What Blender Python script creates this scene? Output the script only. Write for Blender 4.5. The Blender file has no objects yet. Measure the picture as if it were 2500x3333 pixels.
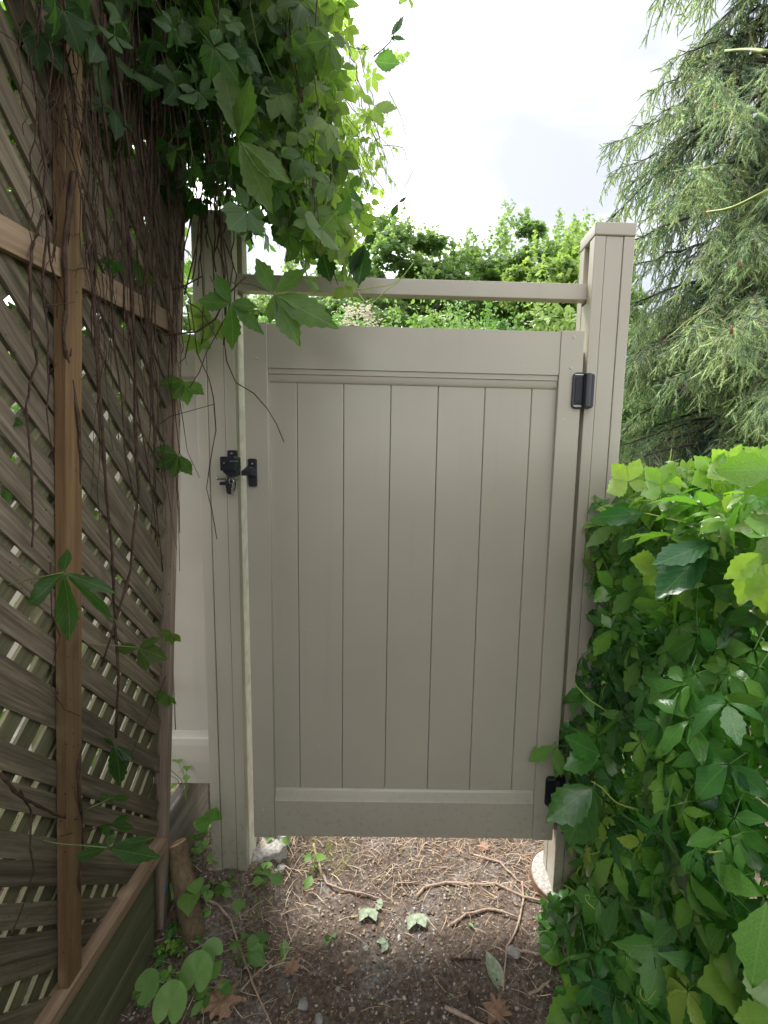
import bpy, math, random
import numpy as np
from mathutils import Vector, Matrix
random.seed(7); RNG = np.random.default_rng(11)
R = math.radians
S = bpy.context.scene
COL = S.collection

# ------------------------------------------------------------------ camera
CAM_H, PITCH, YAW, ROLL = 1.68, 0.123892, -0.014756, -0.023251
FPX, CXP, CYP = 1541.67, 1362.76, 1666.5
cam_d = bpy.data.cameras.new('camera'); cam = bpy.data.objects.new('camera', cam_d); COL.objects.link(cam)
cam_d.sensor_fit = 'AUTO'; cam_d.sensor_width = 36; cam_d.lens = FPX / 3333.0 * 36
cam_d.shift_x = -(CXP - 1250) / 3333.0
cam_d.clip_start = 0.02; cam_d.clip_end = 1500
def cam_axes():
    cr, sr, cp, sp, c, s = math.cos(ROLL), math.sin(ROLL), math.cos(PITCH), math.sin(PITCH), math.cos(YAW), math.sin(YAW)
    def w(X, U, D):                       # camera right, up, forward -> world
        x = X*cr + U*sr; up = -X*sr + U*cr
        y = D*cp + up*sp; z = -D*sp + up*cp
        return Vector((x*c - y*s, x*s + y*c, z))
    return w
WV = cam_axes()
rx, uy, fw = WV(1, 0, 0), WV(0, 1, 0), WV(0, 0, 1)
cam.matrix_world = Matrix(((rx.x, uy.x, -fw.x, 0), (rx.y, uy.y, -fw.y, 0), (rx.z, uy.z, -fw.z, CAM_H), (0, 0, 0, 1)))
S.camera = cam

def at(u, v, X=None, Y=None, Z=None):
    """a measured point of the photograph (2500x3333) placed on the plane X, Y or Z = const of the real place"""
    d = WV((u - CXP)/FPX, -(v - CYP)/FPX, 1)
    t = Y/d.y if Y is not None else X/d.x if X is not None else (Z - CAM_H)/d.z
    return Vector((d.x*t, d.y*t, d.z*t + CAM_H))

# ------------------------------------------------------------------ world, sun, exposure
SUN_EL, SUN_AZ = R(52), R(-36)            # azimuth measured from +Y towards +X
sun_dir = Vector((math.sin(SUN_AZ)*math.cos(SUN_EL), math.cos(SUN_AZ)*math.cos(SUN_EL), math.sin(SUN_EL)))
W = bpy.data.worlds.new('World'); S.world = W; W.use_nodes = True
nt = W.node_tree; nt.nodes.clear(); N = nt.nodes.new; Lk = nt.links.new
out = N('ShaderNodeOutputWorld'); mixs = N('ShaderNodeMixShader')
sky = N('ShaderNodeTexSky'); sky.sky_type = 'NISHITA'; sky.sun_disc = False; sky.sun_elevation = SUN_EL; sky.sun_rotation = SUN_AZ
b1 = N('ShaderNodeBackground'); b1.inputs['Strength'].default_value = 0.10; Lk(sky.outputs[0], b1.inputs['Color'])
tc = N('ShaderNodeTexCoord'); mp = N('ShaderNodeMapping'); mp.inputs['Scale'].default_value = (1.0, 1.0, 2.2)
mp.inputs['Location'].default_value = (0.35, 0.1, 0.62)
nz = N('ShaderNodeTexNoise'); nz.inputs['Scale'].default_value = 1.7; nz.inputs['Detail'].default_value = 5; nz.inputs['Roughness'].default_value = .5
Lk(tc.outputs['Generated'], mp.inputs[0]); Lk(mp.outputs[0], nz.inputs['Vector'])
cr = N('ShaderNodeValToRGB'); e = cr.color_ramp.elements
e[0].position = .34; e[0].color = (.140, .142, .160, 1); e[1].position = .47; e[1].color = (.19, .191, .198, 1); e2_ = e.new(.60); e2_.color = (1.0, 1.0, 1.02, 1); cr.color_ramp.interpolation = 'EASE'
Lk(nz.outputs['Fac'], cr.inputs[0])
b2 = N('ShaderNodeBackground'); Lk(cr.outputs[0], b2.inputs['Color'])
dt = N('ShaderNodeVectorMath'); dt.operation = 'DOT_PRODUCT'; dt.inputs[1].default_value = sun_dir; Lk(tc.outputs['Generated'], dt.inputs[0])
ml = N('ShaderNodeMath'); ml.operation = 'MULTIPLY_ADD'; ml.inputs[1].default_value = .38; ml.inputs[2].default_value = 1.12; Lk(dt.outputs['Value'], ml.inputs[0]); Lk(ml.outputs[0], b2.inputs['Strength'])
mixs.inputs[0].default_value = .93
Lk(b1.outputs[0], mixs.inputs[1]); Lk(b2.outputs[0], mixs.inputs[2]); Lk(mixs.outputs[0], out.inputs[0])
sl = bpy.data.lights.new('sun', 'SUN'); sl.energy = 1.3; sl.angle = R(20); sl.color = (1, .965, .9)
so = bpy.data.objects.new('sun', sl); COL.objects.link(so); so.rotation_euler = sun_dir.to_track_quat('Z', 'Y').to_euler()
S.view_settings.view_transform = 'Standard'; S.view_settings.look = 'None'; S.view_settings.exposure = 2.2
S.view_settings.gamma = 1; S.view_settings.use_curve_mapping = False
try:
    S.cycles.max_bounces = 10; S.cycles.diffuse_bounces = 5; S.cycles.transmission_bounces = 6; S.cycles.transparent_max_bounces = 8
except Exception: pass

# ------------------------------------------------------------------ materials
class Mat:
    def __init__(s, name):
        s.m = bpy.data.materials.new(name); s.m.use_nodes = True; s.t = s.m.node_tree
        s.b = s.t.nodes['Principled BSDF']; s.o = s.t.nodes['Material Output']
    def n(s, k, **kw):
        q = s.t.nodes.new('ShaderNode' + k)
        for a, v in kw.items(): setattr(q, a, v)
        return q
    def l(s, a, b): s.t.links.new(a, b)
    def noise(s, scale, detail=4, rough=.55, vec=None, coord='Object', stretch=None, rnd=False):
        t = s.n('TexCoord'); v = t.outputs[coord]
        if rnd:
            oi = s.n('ObjectInfo'); vm = s.n('VectorMath', operation='SCALE'); vm.inputs[0].default_value = (31, 17, 23)
            s.l(oi.outputs['Random'], vm.inputs['Scale']); ad = s.n('VectorMath', operation='ADD'); s.l(v, ad.inputs[0]); s.l(vm.outputs[0], ad.inputs[1]); v = ad.outputs[0]
        if stretch:
            mp = s.n('Mapping'); mp.inputs['Scale'].default_value = stretch; s.l(v, mp.inputs[0]); v = mp.outputs[0]
        q = s.n('TexNoise'); q.inputs['Scale'].default_value = scale; q.inputs['Detail'].default_value = detail; q.inputs['Roughness'].default_value = rough
        s.l(v, q.inputs['Vector']); return q.outputs['Fac']
    def ramp(s, fac, stops):
        q = s.n('ValToRGB'); e = q.color_ramp.elements
        while len(e) > 1: e.remove(e[-1])
        for i, (p, c) in enumerate(stops):
            el = e[0] if i == 0 else e.new(p)
            el.position = p; el.color = (*c, 1)
        s.l(fac, q.inputs[0]); return q.outputs[0]
    def mix(s, fac, a, b, mode='MIX'):
        q = s.n('Mix', data_type='RGBA', blend_type=mode)
        for sock, v in ((q.inputs[0], fac), (q.inputs[6], a), (q.inputs[7], b)):
            if isinstance(v, (int, float)): sock.default_value = v
            elif isinstance(v, tuple): sock.default_value = (*v, 1)
            else: s.l(v, sock)
        return q.outputs[2]
    def math(s, op, a, b=0., c=None, clamp=False):
        q = s.n('Math', operation=op); q.use_clamp = clamp
        for i, v in enumerate((a, b) if c is None else (a, b, c)):
            if isinstance(v, (int, float)): q.inputs[i].default_value = v
            else: s.l(v, q.inputs[i])
        return q.outputs[0]
    def bump(s, h, strength=.3, dist=.002):
        q = s.n('Bump'); q.inputs['Strength'].default_value = strength; q.inputs['Distance'].default_value = dist
        s.l(h, q.inputs['Height']); s.l(q.outputs[0], s.b.inputs['Normal'])
    def col(s, c):
        if isinstance(c, tuple): s.b.inputs['Base Color'].default_value = (*c, 1)
        else: s.l(c, s.b.inputs['Base Color'])
    def set(s, rough=.6, spec=.5, metal=0.):
        s.b.inputs['Roughness'].default_value = rough; s.b.inputs['Specular IOR Level'].default_value = spec; s.b.inputs['Metallic'].default_value = metal
        return s

def vinyl(name, c):
    q = Mat(name); n = q.noise(2.2, 4, .5); d = q.noise(60, 3, .6)
    c1 = q.ramp(n, [(.3, tuple(v*.93 for v in c)), (.7, tuple(v*1.05 for v in c))])
    # splashes of soil near the foot of the boards and odd scuffs
    g = q.n('NewGeometry'); sp = q.n('SeparateXYZ'); q.l(g.outputs['Position'], sp.inputs[0])
    low = q.math('SUBTRACT', 1, q.math('DIVIDE', sp.outputs[2], .55), clamp=True)
    dirt = q.math('MULTIPLY', low, q.math('GREATER_THAN', d, .60))
    c2 = q.mix(q.math('MULTIPLY', dirt, .45), c1, (.16, .12, .08))
    v = q.n('TexVoronoi'); v.inputs['Scale'].default_value = 9; t = q.n('TexCoord'); q.l(t.outputs['Object'], v.inputs['Vector'])
    spk = q.math('LESS_THAN', v.outputs['Distance'], .022)
    c3 = q.mix(q.math('MULTIPLY', spk, .5), c2, (.65, .62, .56))
    stv = q.noise(3.2, 5, .6, stretch=(9, 9, .35)); c3 = q.mix(q.math('MULTIPLY', q.math('SUBTRACT', stv, .58), .8, clamp=True), c3, tuple(v*.62 for v in c))
    alg = q.math('MULTIPLY', q.math('SUBTRACT', 1, q.math('DIVIDE', sp.outputs[2], .40), clamp=True), q.noise(6, 4, .6)); c3 = q.mix(q.math('MULTIPLY', alg, .45), c3, (.10, .105, .05))
    q.col(c3); q.set(.31, .5); fine = q.noise(260, 2, .5, stretch=(1, 1, .12)); q.bump(fine, .10, .0006)
    return q.m
M = {}
M['vinyl'] = vinyl('taupe_vinyl', (.390, .355, .288))
M['vinyl_pale'] = vinyl('pale_taupe_vinyl', (.37, .34, .285))

def wood(name, c1, c2, c3, green=.0, rough=.8, along='z', gs=1.0):
    q = Mat(name); st = {'z': (1, 1, .06), 'y': (1, .06, 1), 'x': (.06, 1, 1)}[along]
    g = q.noise(95*gs, 6, .7, stretch=tuple(.035 if v < .1 else v for v in st), rnd=True); b = q.noise(9, 4, .6, stretch=tuple(max(v, .35) for v in st), rnd=True)
    base = q.ramp(g, [(.28, c1), (.5, c2), (.72, c3)])
    oi = q.n('ObjectInfo'); v = q.math('MULTIPLY_ADD', oi.outputs['Random'], .5, .72)
    hv = q.n('HueSaturation'); q.l(v, hv.inputs['Value']); q.l(base, hv.inputs['Color']); base = hv.outputs[0]
    stain = q.math('MULTIPLY', q.math('SUBTRACT', b, .5), 3.2, clamp=True)
    base = q.mix(q.math('MULTIPLY', stain, .55), base, (.045, .05, .03))
    base = q.mix(green, base, (.10, .13, .05))
    kv = q.n('TexVoronoi'); kv.inputs['Scale'].default_value = 5.5; kt = q.n('TexCoord'); km = q.n('Mapping'); km.inputs['Scale'].default_value = tuple(.55 if v < .1 else 1 for v in st)
    ko = q.n('ObjectInfo'); ks = q.n('VectorMath', operation='SCALE'); ks.inputs[0].default_value = (7, 5, 9); q.l(ko.outputs['Random'], ks.inputs['Scale']); ka = q.n('VectorMath', operation='ADD')
    q.l(kt.outputs['Object'], ka.inputs[0]); q.l(ks.outputs[0], ka.inputs[1]); q.l(ka.outputs[0], km.inputs[0]); q.l(km.outputs[0], kv.inputs['Vector'])
    base = q.mix(q.math('MULTIPLY', q.math('SUBTRACT', 1, q.math('DIVIDE', kv.outputs['Distance'], .085), clamp=True), .75), base, (.06, .035, .02))
    vo = q.n('TexVoronoi'); vo.inputs['Scale'].default_value = 38; t = q.n('TexCoord'); q.l(t.outputs['Object'], vo.inputs['Vector'])
    sp = q.math('LESS_THAN', vo.outputs['Distance'], .10); sm = q.math('MULTIPLY', sp, q.math('GREATER_THAN', b, .52))
    base = q.mix(q.math('MULTIPLY', sm, .75), base, (.03, .022, .016))
    q.col(base); q.set(rough, .25); q.bump(g, .5, .0015); return q.m
M['slat'] = wood('weathered_lattice_wood', (.052, .042, .030), (.145, .115, .080), (.27, .22, .160))
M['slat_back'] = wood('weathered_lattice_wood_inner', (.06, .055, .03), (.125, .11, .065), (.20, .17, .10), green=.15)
M['stile'] = wood('orange_brown_wood', (.12, .068, .030), (.21, .125, .060), (.29, .185, .10), rough=.65, gs=.7)
M['rail'] = wood('tan_wood', (.20, .13, .08), (.29, .20, .13), (.38, .275, .19), rough=.7, along='y', gs=.7)
M['stile_tan'] = wood('tan_upright_wood', (.14, .105, .08), (.225, .17, .13), (.31, .245, .19), rough=.7, gs=.7)
M['plank'] = wood('mossy_old_plank', (.06, .055, .035), (.115, .11, .065), (.19, .17, .11), green=.25, along='y', gs=.5)
M['grey_plank'] = wood('grey_cracked_plank', (.07, .06, .055), (.17, .15, .135), (.26, .235, .215), along='y', gs=.5)
M['oldpost'] = wood('mossy_old_post', (.06, .055, .035), (.12, .105, .06), (.18, .155, .09), green=.25, gs=.5)
def bark(name, a, b, sc=40):
    q = Mat(name); n = q.noise(sc, 5, .7, stretch=(1, 1, .35)); q.col(q.ramp(n, [(.3, a), (.7, b)])); q.set(.85, .2); q.bump(n, .8, .004); return q.m
M['vine_bark'] = bark('reddish_vine_bark', (.022, .013, .010), (.105, .065, .047), 120)
M['twig_bark'] = bark('pale_dry_twig', (.27, .18, .135), (.52, .39, .31), 90)
M['log_bark'] = bark('brown_log_bark', (.07, .05, .03), (.23, .165, .10), 34)
M['tree_bark'] = bark('grey_brown_bark', (.03, .024, .02), (.10, .08, .065), 18)
M['dead_twig'] = bark('bare_grey_twig', (.16, .12, .10), (.34, .28, .24), 60)
q = Mat('pale_cut_wood'); n = q.noise(60, 3); q.col(q.ramp(n, [(.3, (.45, .27, .15)), (.7, (.68, .48, .32))])); q.set(.7, .3); M['cut'] = q.m
def plain(name, c, rough=.5, spec=.5, metal=0., var=.15, sc=25):
    q = Mat(name); n = q.noise(sc, 3); q.col(q.ramp(n, [(.3, tuple(v*(1-var) for v in c)), (.7, tuple(v*(1+var) for v in c))])); q.set(rough, spec, metal); return q.m
M['black'] = plain('satin_black_plastic', (.012, .013, .020), .38, .5)
M['black2'] = plain('recessed_black_plastic', (.007, .008, .012), .5, .4)
M['steel'] = plain('bright_steel', (.62, .60, .56), .28, .5, 1.0, .06)
M['screw'] = plain('screw_steel', (.5, .5, .48), .35, .5, .3, .1)
M['concrete'] = plain('pale_concrete', (.36, .34, .31), .9, .2, var=.38, sc=90)
M['stone'] = plain('pale_stone', (.30, .285, .265), .85, .25, var=.25)
M['blue'] = plain('blue_plastic_tag', (.10, .20, .34), .5, .4)
M['tube'] = plain('brown_form_tube', (.22, .13, .08), .8, .2)

def leafmat(name, stops, young, trans=.38, rough=.42, veins=True, spec=.5, back=None, tc_=(1.5, 1.9, .65)):
    q = Mat(name)
    at_ = q.n('Attribute', attribute_name='var'); ay = q.n('Attribute', attribute_name='young'); oi = q.n('ObjectInfo')
    f = q.math('FRACT', q.math('ADD', at_.outputs['Fac'], oi.outputs['Random']))
    sp = q.n('SeparateColor'); q.l(oi.outputs['Color'], sp.inputs[0])
    yg = q.math('ADD', ay.outputs['Fac'], sp.outputs[0], clamp=True)
    c = q.ramp(f, stops); c = q.mix(yg, c, young)
    bl = q.noise(38, 3, .6); c = q.mix(.35, c, q.ramp(bl, [(.3, (.5, .5, .5)), (.7, (1.35, 1.35, 1.3))]), 'MULTIPLY')
    if veins:
        uv = q.n('UVMap'); sx = q.n('SeparateXYZ'); q.l(uv.outputs[0], sx.inputs[0])
        au = q.math('ABSOLUTE', q.math('SUBTRACT', sx.outputs[0], .5))
        w = q.math('SINE', q.math('MULTIPLY', q.math('SUBTRACT', sx.outputs[1], q.math('MULTIPLY', au, .75)), 48))
        vs = q.math('GREATER_THAN', w, .90); mid = q.math('LESS_THAN', au, .022); vv = q.math('MAXIMUM', q.math('MULTIPLY', vs, .45), mid)
        c = q.mix(q.math('MULTIPLY', vv, .22), c, (.30, .40, .16))
        q.bump(q.math('ADD', q.math('MULTIPLY', w, .10), q.math('MULTIPLY', bl, 2.2)), .35, .0016)
    g = q.n('NewGeometry')
    cb = q.mix(.45, c, back or (.17, .26, .13)); cc = q.mix(g.outputs['Backfacing'], c, cb)
    q.col(cc); q.set(rough, spec)
    tr = q.n('BsdfTranslucent'); tcx = q.mix(1.0, c, tc_, 'MULTIPLY'); q.l(tcx, tr.inputs['Color'])
    ms = q.n('MixShader'); ms.inputs[0].default_value = trans
    q.l(q.b.outputs[0], ms.inputs[1]); q.l(tr.outputs[0], ms.inputs[2]); q.l(ms.outputs[0], q.o.inputs[0])
    return q.m
M['creeper'] = leafmat('creeper_leaf', [(0, (.036, .13, .045)), (.35, (.062, .205, .046)), (.7, (.105, .27, .05)), (1, (.18, .36, .055))], (.34, .46, .08), rough=.24)
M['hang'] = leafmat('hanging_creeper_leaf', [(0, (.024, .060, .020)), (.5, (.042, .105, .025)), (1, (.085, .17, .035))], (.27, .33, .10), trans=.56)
M['maple'] = leafmat('maple_leaf', [(0, (.11, .18, .085)), (.4, (.155, .245, .11)), (.75, (.20, .30, .12)), (1, (.27, .37, .12))], (.30, .40, .12), .48, .5, False, tc_=(1.7, 1.8, .95))
M['shrub'] = leafmat('shrub_leaf', [(0, (.08, .19, .05)), (.5, (.14, .30, .06)), (1, (.22, .40, .08))], (.34, .45, .15), .34, .5, False, tc_=(1.35, 1.5, .95))
M['needle'] = leafmat('spruce_needle', [(0, (.13, .21, .16)), (.35, (.20, .30, .21)), (.7, (.27, .36, .21)), (1, (.37, .38, .18))], (.44, .55, .29), .46, .5, False, tc_=(1.6, 1.6, 1.25))
M['weed'] = leafmat('weed_leaf', [(0, (.06, .16, .035)), (.5, (.10, .23, .045)), (1, (.14, .28, .06))], (.30, .42, .08), .30)
M['heart'] = leafmat('fresh_round_leaf', [(0, (.10, .27, .05)), (1, (.13, .32, .05))], (.30, .46, .06), .35, .5, False)
M['grass'] = leafmat('grass_blade', [(0, (.13, .20, .05)), (.5, (.24, .30, .10)), (1, (.42, .38, .2))], (.3, .4, .1), .3, .6, False)
M['wilt'] = plain('wilted_pale_leaf', (.26, .31, .21), .7, .3, var=.35, sc=70)
M['dead'] = plain('dry_brown_leaf', (.27, .165, .11), .75, .25, var=.35, sc=60)
M['straw'] = leafmat('dry_straw', [(0, (.24, .15, .09)), (.4, (.40, .28, .19)), (.8, (.50, .38, .27)), (1, (.62, .53, .36))], (.5, .45, .3), .05, .7, False)
M['chip'] = leafmat('litter_flake', [(0, (.06, .04, .028)), (.4, (.20, .12, .08)), (.8, (.38, .27, .18)), (1, (.16, .22, .10))], (.5, .45, .3), .05, .8, False)
M['pebble'] = leafmat('mixed_pebble', [(0, (.14, .12, .10)), (.5, (.24, .21, .19)), (1, (.50, .48, .45))], (.5, .5, .48), .0, .75, False)
M['tendril'] = plain('yellow_green_tendril', (.30, .38, .08), .5, .4)
M['tendril2'] = plain('olive_stem', (.13, .17, .055), .5, .4)
M['flower'] = plain('cream_flower', (.75, .70, .58), .7, .2)
M['cone'] = plain('orange_brown_cone', (.24, .12, .07), .7, .2, var=.3, sc=80)
M['purple'] = plain('purple_flower', (.13, .07, .20), .6, .3)

# ground: soil close by, straw and thin lawn beyond
q = Mat('garden_soil'); n1 = q.noise(5, 6, .65); n2 = q.noise(70, 6, .7); n3 = q.noise(1.6, 3)
g = q.n('NewGeometry'); sp = q.n('SeparateXYZ'); q.l(g.outputs['Position'], sp.inputs[0])
soil = q.ramp(n2, [(.30, (.042, .030, .023)), (.46, (.105, .077, .060)), (.60, (.170, .130, .104)), (.74, (.30, .25, .215))])
grey = q.ramp(n2, [(.32, (.07, .060, .053)), (.5, (.18, .158, .142)), (.68, (.38, .355, .33))])
soil = q.mix(q.math('MULTIPLY', q.math('SUBTRACT', n1, .50), 5, clamp=True), soil, grey)
lawn = q.ramp(n2, [(.3, (.08, .13, .035)), (.55, (.20, .24, .09)), (.75, (.40, .35, .2))])
far = q.math('MULTIPLY', q.math('SUBTRACT', q.math('ADD', sp.outputs[1], q.math('MULTIPLY', n3, .8)), 2.7), 2.5, clamp=True)
q.col(q.mix(far, soil, lawn)); q.set(.92, .15); q.bump(n2, .9, .006); M['soil'] = q.m

# ------------------------------------------------------------------ mesh helpers
def link(name, me, mat=None, parent=None, smooth=False):
    o = bpy.data.objects.new(name, me); COL.objects.link(o)
    if mat is not None: me.materials.append(mat)
    if parent is not None: o.parent = parent
    if smooth and len(me.polygons): me.polygons.foreach_set('use_smooth', [True]*len(me.polygons))
    o.color = (0, 0, 0, 1)
    return o
def tag(o, label=None, cat=None, group=None, kind=None):
    if label: o['label'] = label
    if cat: o['category'] = cat
    if group: o['group'] = group
    if kind: o['kind'] = kind
    return o
def thing(name, loc, label, cat, group=None, rot=None):
    o = bpy.data.objects.new(name, None); COL.objects.link(o); o.location = loc; o.empty_display_size = .05
    if rot: o.rotation_euler = rot
    return tag(o, label, cat, group)
class MB:
    def __init__(s): s.v = []; s.f = []
    def box(s, x0, x1, y0, y1, z0, z1):
        b = len(s.v); s.v += [(x, y, z) for x in (x0, x1) for y in (y0, y1) for z in (z0, z1)]
        s.f += [tuple(b+i for i in f) for f in ((0,1,3,2),(4,6,7,5),(0,4,5,1),(2,3,7,6),(0,2,6,4),(1,5,7,3))]; return s
    def prism_x(s, prof, x0, x1):           # profile (y,z) extruded along x
        b = len(s.v); n = len(prof); s.v += [(x0, y, z) for y, z in prof] + [(x1, y, z) for y, z in prof]
        s.f += [tuple(range(b, b+n)), tuple(range(b+2*n-1, b+n-1, -1))] + [(b+i, b+n+i, b+n+(i+1)%n, b+(i+1)%n) for i in range(n)]; return s
    def prism_y(s, prof, y0, y1):           # profile (x,z) extruded along y
        b = len(s.v); n = len(prof); s.v += [(x, y0, z) for x, z in prof] + [(x, y1, z) for x, z in prof]
        s.f += [tuple(range(b, b+n)), tuple(range(b+2*n-1, b+n-1, -1))] + [(b+i, b+n+i, b+n+(i+1)%n, b+(i+1)%n) for i in range(n)]; return s
    def tube(s, pts, r, n=6, caps=True):
        pts = [Vector(p) for p in pts]; k = len(pts); rs = r if isinstance(r, (list, tuple)) else [r]*k
        b = len(s.v); up = Vector((.13, .21, .97))
        for i, p in enumerate(pts):
            t = (pts[min(i+1, k-1)] - pts[max(i-1, 0)]).normalized()
            a = t.cross(up)
            if a.length < .05: a = t.cross(Vector((1, 0, 0)))
            a.normalize(); c = t.cross(a)
            for j in range(n):
                th = 2*math.pi*j/n; s.v.append(tuple(p + (a*math.cos(th) + c*math.sin(th))*rs[i]))
        for i in range(k-1):
            for j in range(n):
                s.f.append((b+i*n+j, b+i*n+(j+1) % n, b+(i+1)*n+(j+1) % n, b+(i+1)*n+j))
        if caps: s.f += [tuple(b+j for j in range(n-1, -1, -1)), tuple(b+(k-1)*n+j for j in range(n))]
        return s
    def mesh(s, name):
        me = bpy.data.meshes.new(name); me.from_pydata(s.v, [], s.f); me.update(); return me
    def obj(s, name, mat, parent=None, bevel=0, smooth=False, seg=2):
        me = s.mesh(name)
        import bmesh
        bm = bmesh.new(); bm.from_mesh(me); bmesh.ops.recalc_face_normals(bm, faces=bm.faces); bm.to_mesh(me); bm.free()
        o = link(name, me, mat, parent, smooth)
        if bevel:
            m = o.modifiers.new('bevel', 'BEVEL'); m.width = bevel; m.segments = seg; m.limit_method = 'ANGLE'; m.angle_limit = R(35)
            me.polygons.foreach_set('use_smooth', [True]*len(me.polygons)); w = o.modifiers.new('wn', 'WEIGHTED_NORMAL'); w.keep_sharp = True
        return o
def rrect(x0, x1, z0, z1, r, n=4):
    P = []
    for cx, cz, a in ((x1-r, z1-r, 0), (x0+r, z1-r, 90), (x0+r, z0+r, 180), (x1-r, z0+r, 270)):
        for i in range(n+1):
            t = R(a + 90*i/n); P.append((cx + r*math.cos(t), cz + r*math.sin(t)))
    return P
def wiggle(p0, p1, n, amp, sag=0, rng=random):
    p0, p1 = Vector(p0), Vector(p1); o = []; d = Vector((0, 0, 0))
    for i in range(n+1):
        t = i/n; d = d*.6 + Vector((rng.gauss(0, amp), rng.gauss(0, amp), rng.gauss(0, amp*.5)))
        k = math.sin(math.pi*t)**.5 if 0 < t < 1 else 0
        o.append(p0.lerp(p1, t) + d*k - Vector((0, 0, sag*4*t*(1-t))))
    return o

# ---- numpy batches of leaves, needles, flakes
class Soup:
    def __init__(s): s.V = []; s.T = []; s.U = []; s.var = []; s.yg = []; s.n = 0
    def add(s, tv, tf, tu, pos, mats, size, var, yg):
        """tv (k,3) template, mats (n,3,3) columns = side, dir, normal"""
        n, k = len(pos), len(tv)
        if n == 0: return
        v = np.einsum('nij,kj->nki', mats, tv) * size[:, None, None] + pos[:, None, :]
        s.V.append(v.reshape(-1, 3)); s.T.append((tf[None] + (np.arange(n)*k)[:, None, None] + s.n).reshape(-1, 3)); s.n += n*k
        s.U.append(np.tile(tu, (n, 1))); s.var.append(np.repeat(var, k)); s.yg.append(np.repeat(yg, k))
    def obj(s, name, mat, parent=None, kind=None, smooth=True):
        V = np.concatenate(s.V).astype(np.float32); T = np.concatenate(s.T).astype(np.int32); U = np.concatenate(s.U).astype(np.float32)
        me = bpy.data.meshes.new(name); nv, nf = len(V), len(T)
        me.vertices.add(nv); me.vertices.foreach_set('co', V.ravel())
        me.loops.add(nf*3); me.loops.foreach_set('vertex_index', T.ravel())
        me.polygons.add(nf); me.polygons.foreach_set('loop_start', np.arange(nf, dtype=np.int32)*3); me.polygons.foreach_set('loop_total', np.full(nf, 3, np.int32))
        me.update(calc_edges=True)
        uv = me.uv_layers.new(name='UVMap'); uv.data.foreach_set('uv', U[T.ravel()].ravel())
        for nm, arr in (('var', s.var), ('young', s.yg)):
            a = me.attributes.new(nm, 'FLOAT', 'POINT'); a.data.foreach_set('value', np.concatenate(arr).astype(np.float32))
        o = link(name, me, mat, parent, smooth)
        if kind: o['kind'] = kind
        return o
def frames(dirs, nrm):
    d = dirs/np.linalg.norm(dirs, axis=1, keepdims=True)
    n = nrm - (nrm*d).sum(1, keepdims=True)*d; n /= np.linalg.norm(n, axis=1, keepdims=True)+1e-9
    s_ = np.cross(d, n); return np.stack([s_, d, n], 2)
def leaflet(rows, wid=.30, teeth=True, fold=.18, droop=.25, peak=.55, wav=0.):
    """ovate leaflet along +y of length 1; midrib, two margins"""
    v, u, f = [], [], []
    ts = np.linspace(0, 1, rows+1)
    for i, t in enumerate(ts):
        w = wid*math.sin(math.pi*t**(math.log(.5)/math.log(peak)))**.85 if 0 < t < 1 else 0
        if t > .62: w *= 1 - .50*(t-.62)/.38
        if teeth and .2 < t < .97: w *= 1.07 if i % 2 else .90
        zc = -droop*t*t
        ty = t - (.02 if (teeth and i % 2 == 0) else 0)
        for sx in (-1, 0, 1):
            v.append((sx*w, (ty if sx else t), zc + fold*abs(sx)*w + (wav*math.sin(9*t+sx) if sx else 0))); u.append((.5+.5*sx*(w/wid), t))
    for i in range(rows):
        a, b = 3*i, 3*i+3
        for c in (0, 1):
            f += [(a+c, a+c+1, b+c+1), (a+c, b+c+1, b+c)]
    v, f = np.array(v), np.array(f)
    # drop degenerate triangles at base and tip
    keep = [k for k, t in enumerate(f) if np.linalg.norm(np.cross(v[t[1]]-v[t[0]], v[t[2]]-v[t[0]])) > 1e-7]
    return v, f[keep], np.array(u)
def palmate(rows, n=5, wid=.27, seed=0, teeth=True, petiole=True, spread=1., droop=.28, gap=.05):
    rg = np.random.default_rng(seed); Vs, Fs, Us = [], [], []; k = 0
    angs = {5: (-112, -55, 0, 55, 112), 3: (-70, 0, 70), 1: (0,), 7: (-130, -88, -44, 0, 44, 88, 130)}[n]; lens = {5: (.62, .88, 1, .88, .62), 3: (.85, 1, .85), 1: (1,), 7: (.5, .75, .92, 1, .92, .75, .5)}[n]
    for a, L in zip(angs, lens):
        v, f, u = leaflet(rows, wid*rg.uniform(.85, 1.15), teeth, rg.uniform(.05, .4), droop*rg.uniform(.3, 1.7), rg.uniform(.5, .62), rg.uniform(0, .02))
        a = R(a*spread + rg.normal(0, 7)); L *= rg.uniform(.9, 1.08)
        v = v*L; v[:, 1] += gap
        roll = rg.normal(0, .25); cx, sx = math.cos(roll), math.sin(roll)
        v = np.stack([v[:, 0]*cx + v[:, 2]*sx, v[:, 1], -v[:, 0]*sx + v[:, 2]*cx], 1)
        c, s_ = math.cos(a), math.sin(a); v = np.stack([v[:, 0]*c + v[:, 1]*s_, -v[:, 0]*s_ + v[:, 1]*c, v[:, 2]], 1)
        Vs.append(v); Fs.append(f+k); Us.append(u); k += len(v)
    if petiole:
        pv = np.array([(-.012, 0, 0), (.012, 0, 0), (.02, -.45, -.20), (-.005, -.45, -.20), (.015, -.95, -.55), (0, -.95, -.55)])
        Vs.append(pv); Fs.append(np.array([(0, 1, 2), (0, 2, 3), (3, 2, 4), (3, 4, 5)])+k); Us.append(np.full((6, 2), .5)); k += 6
    return np.concatenate(Vs), np.concatenate(Fs), np.concatenate(Us)
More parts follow.
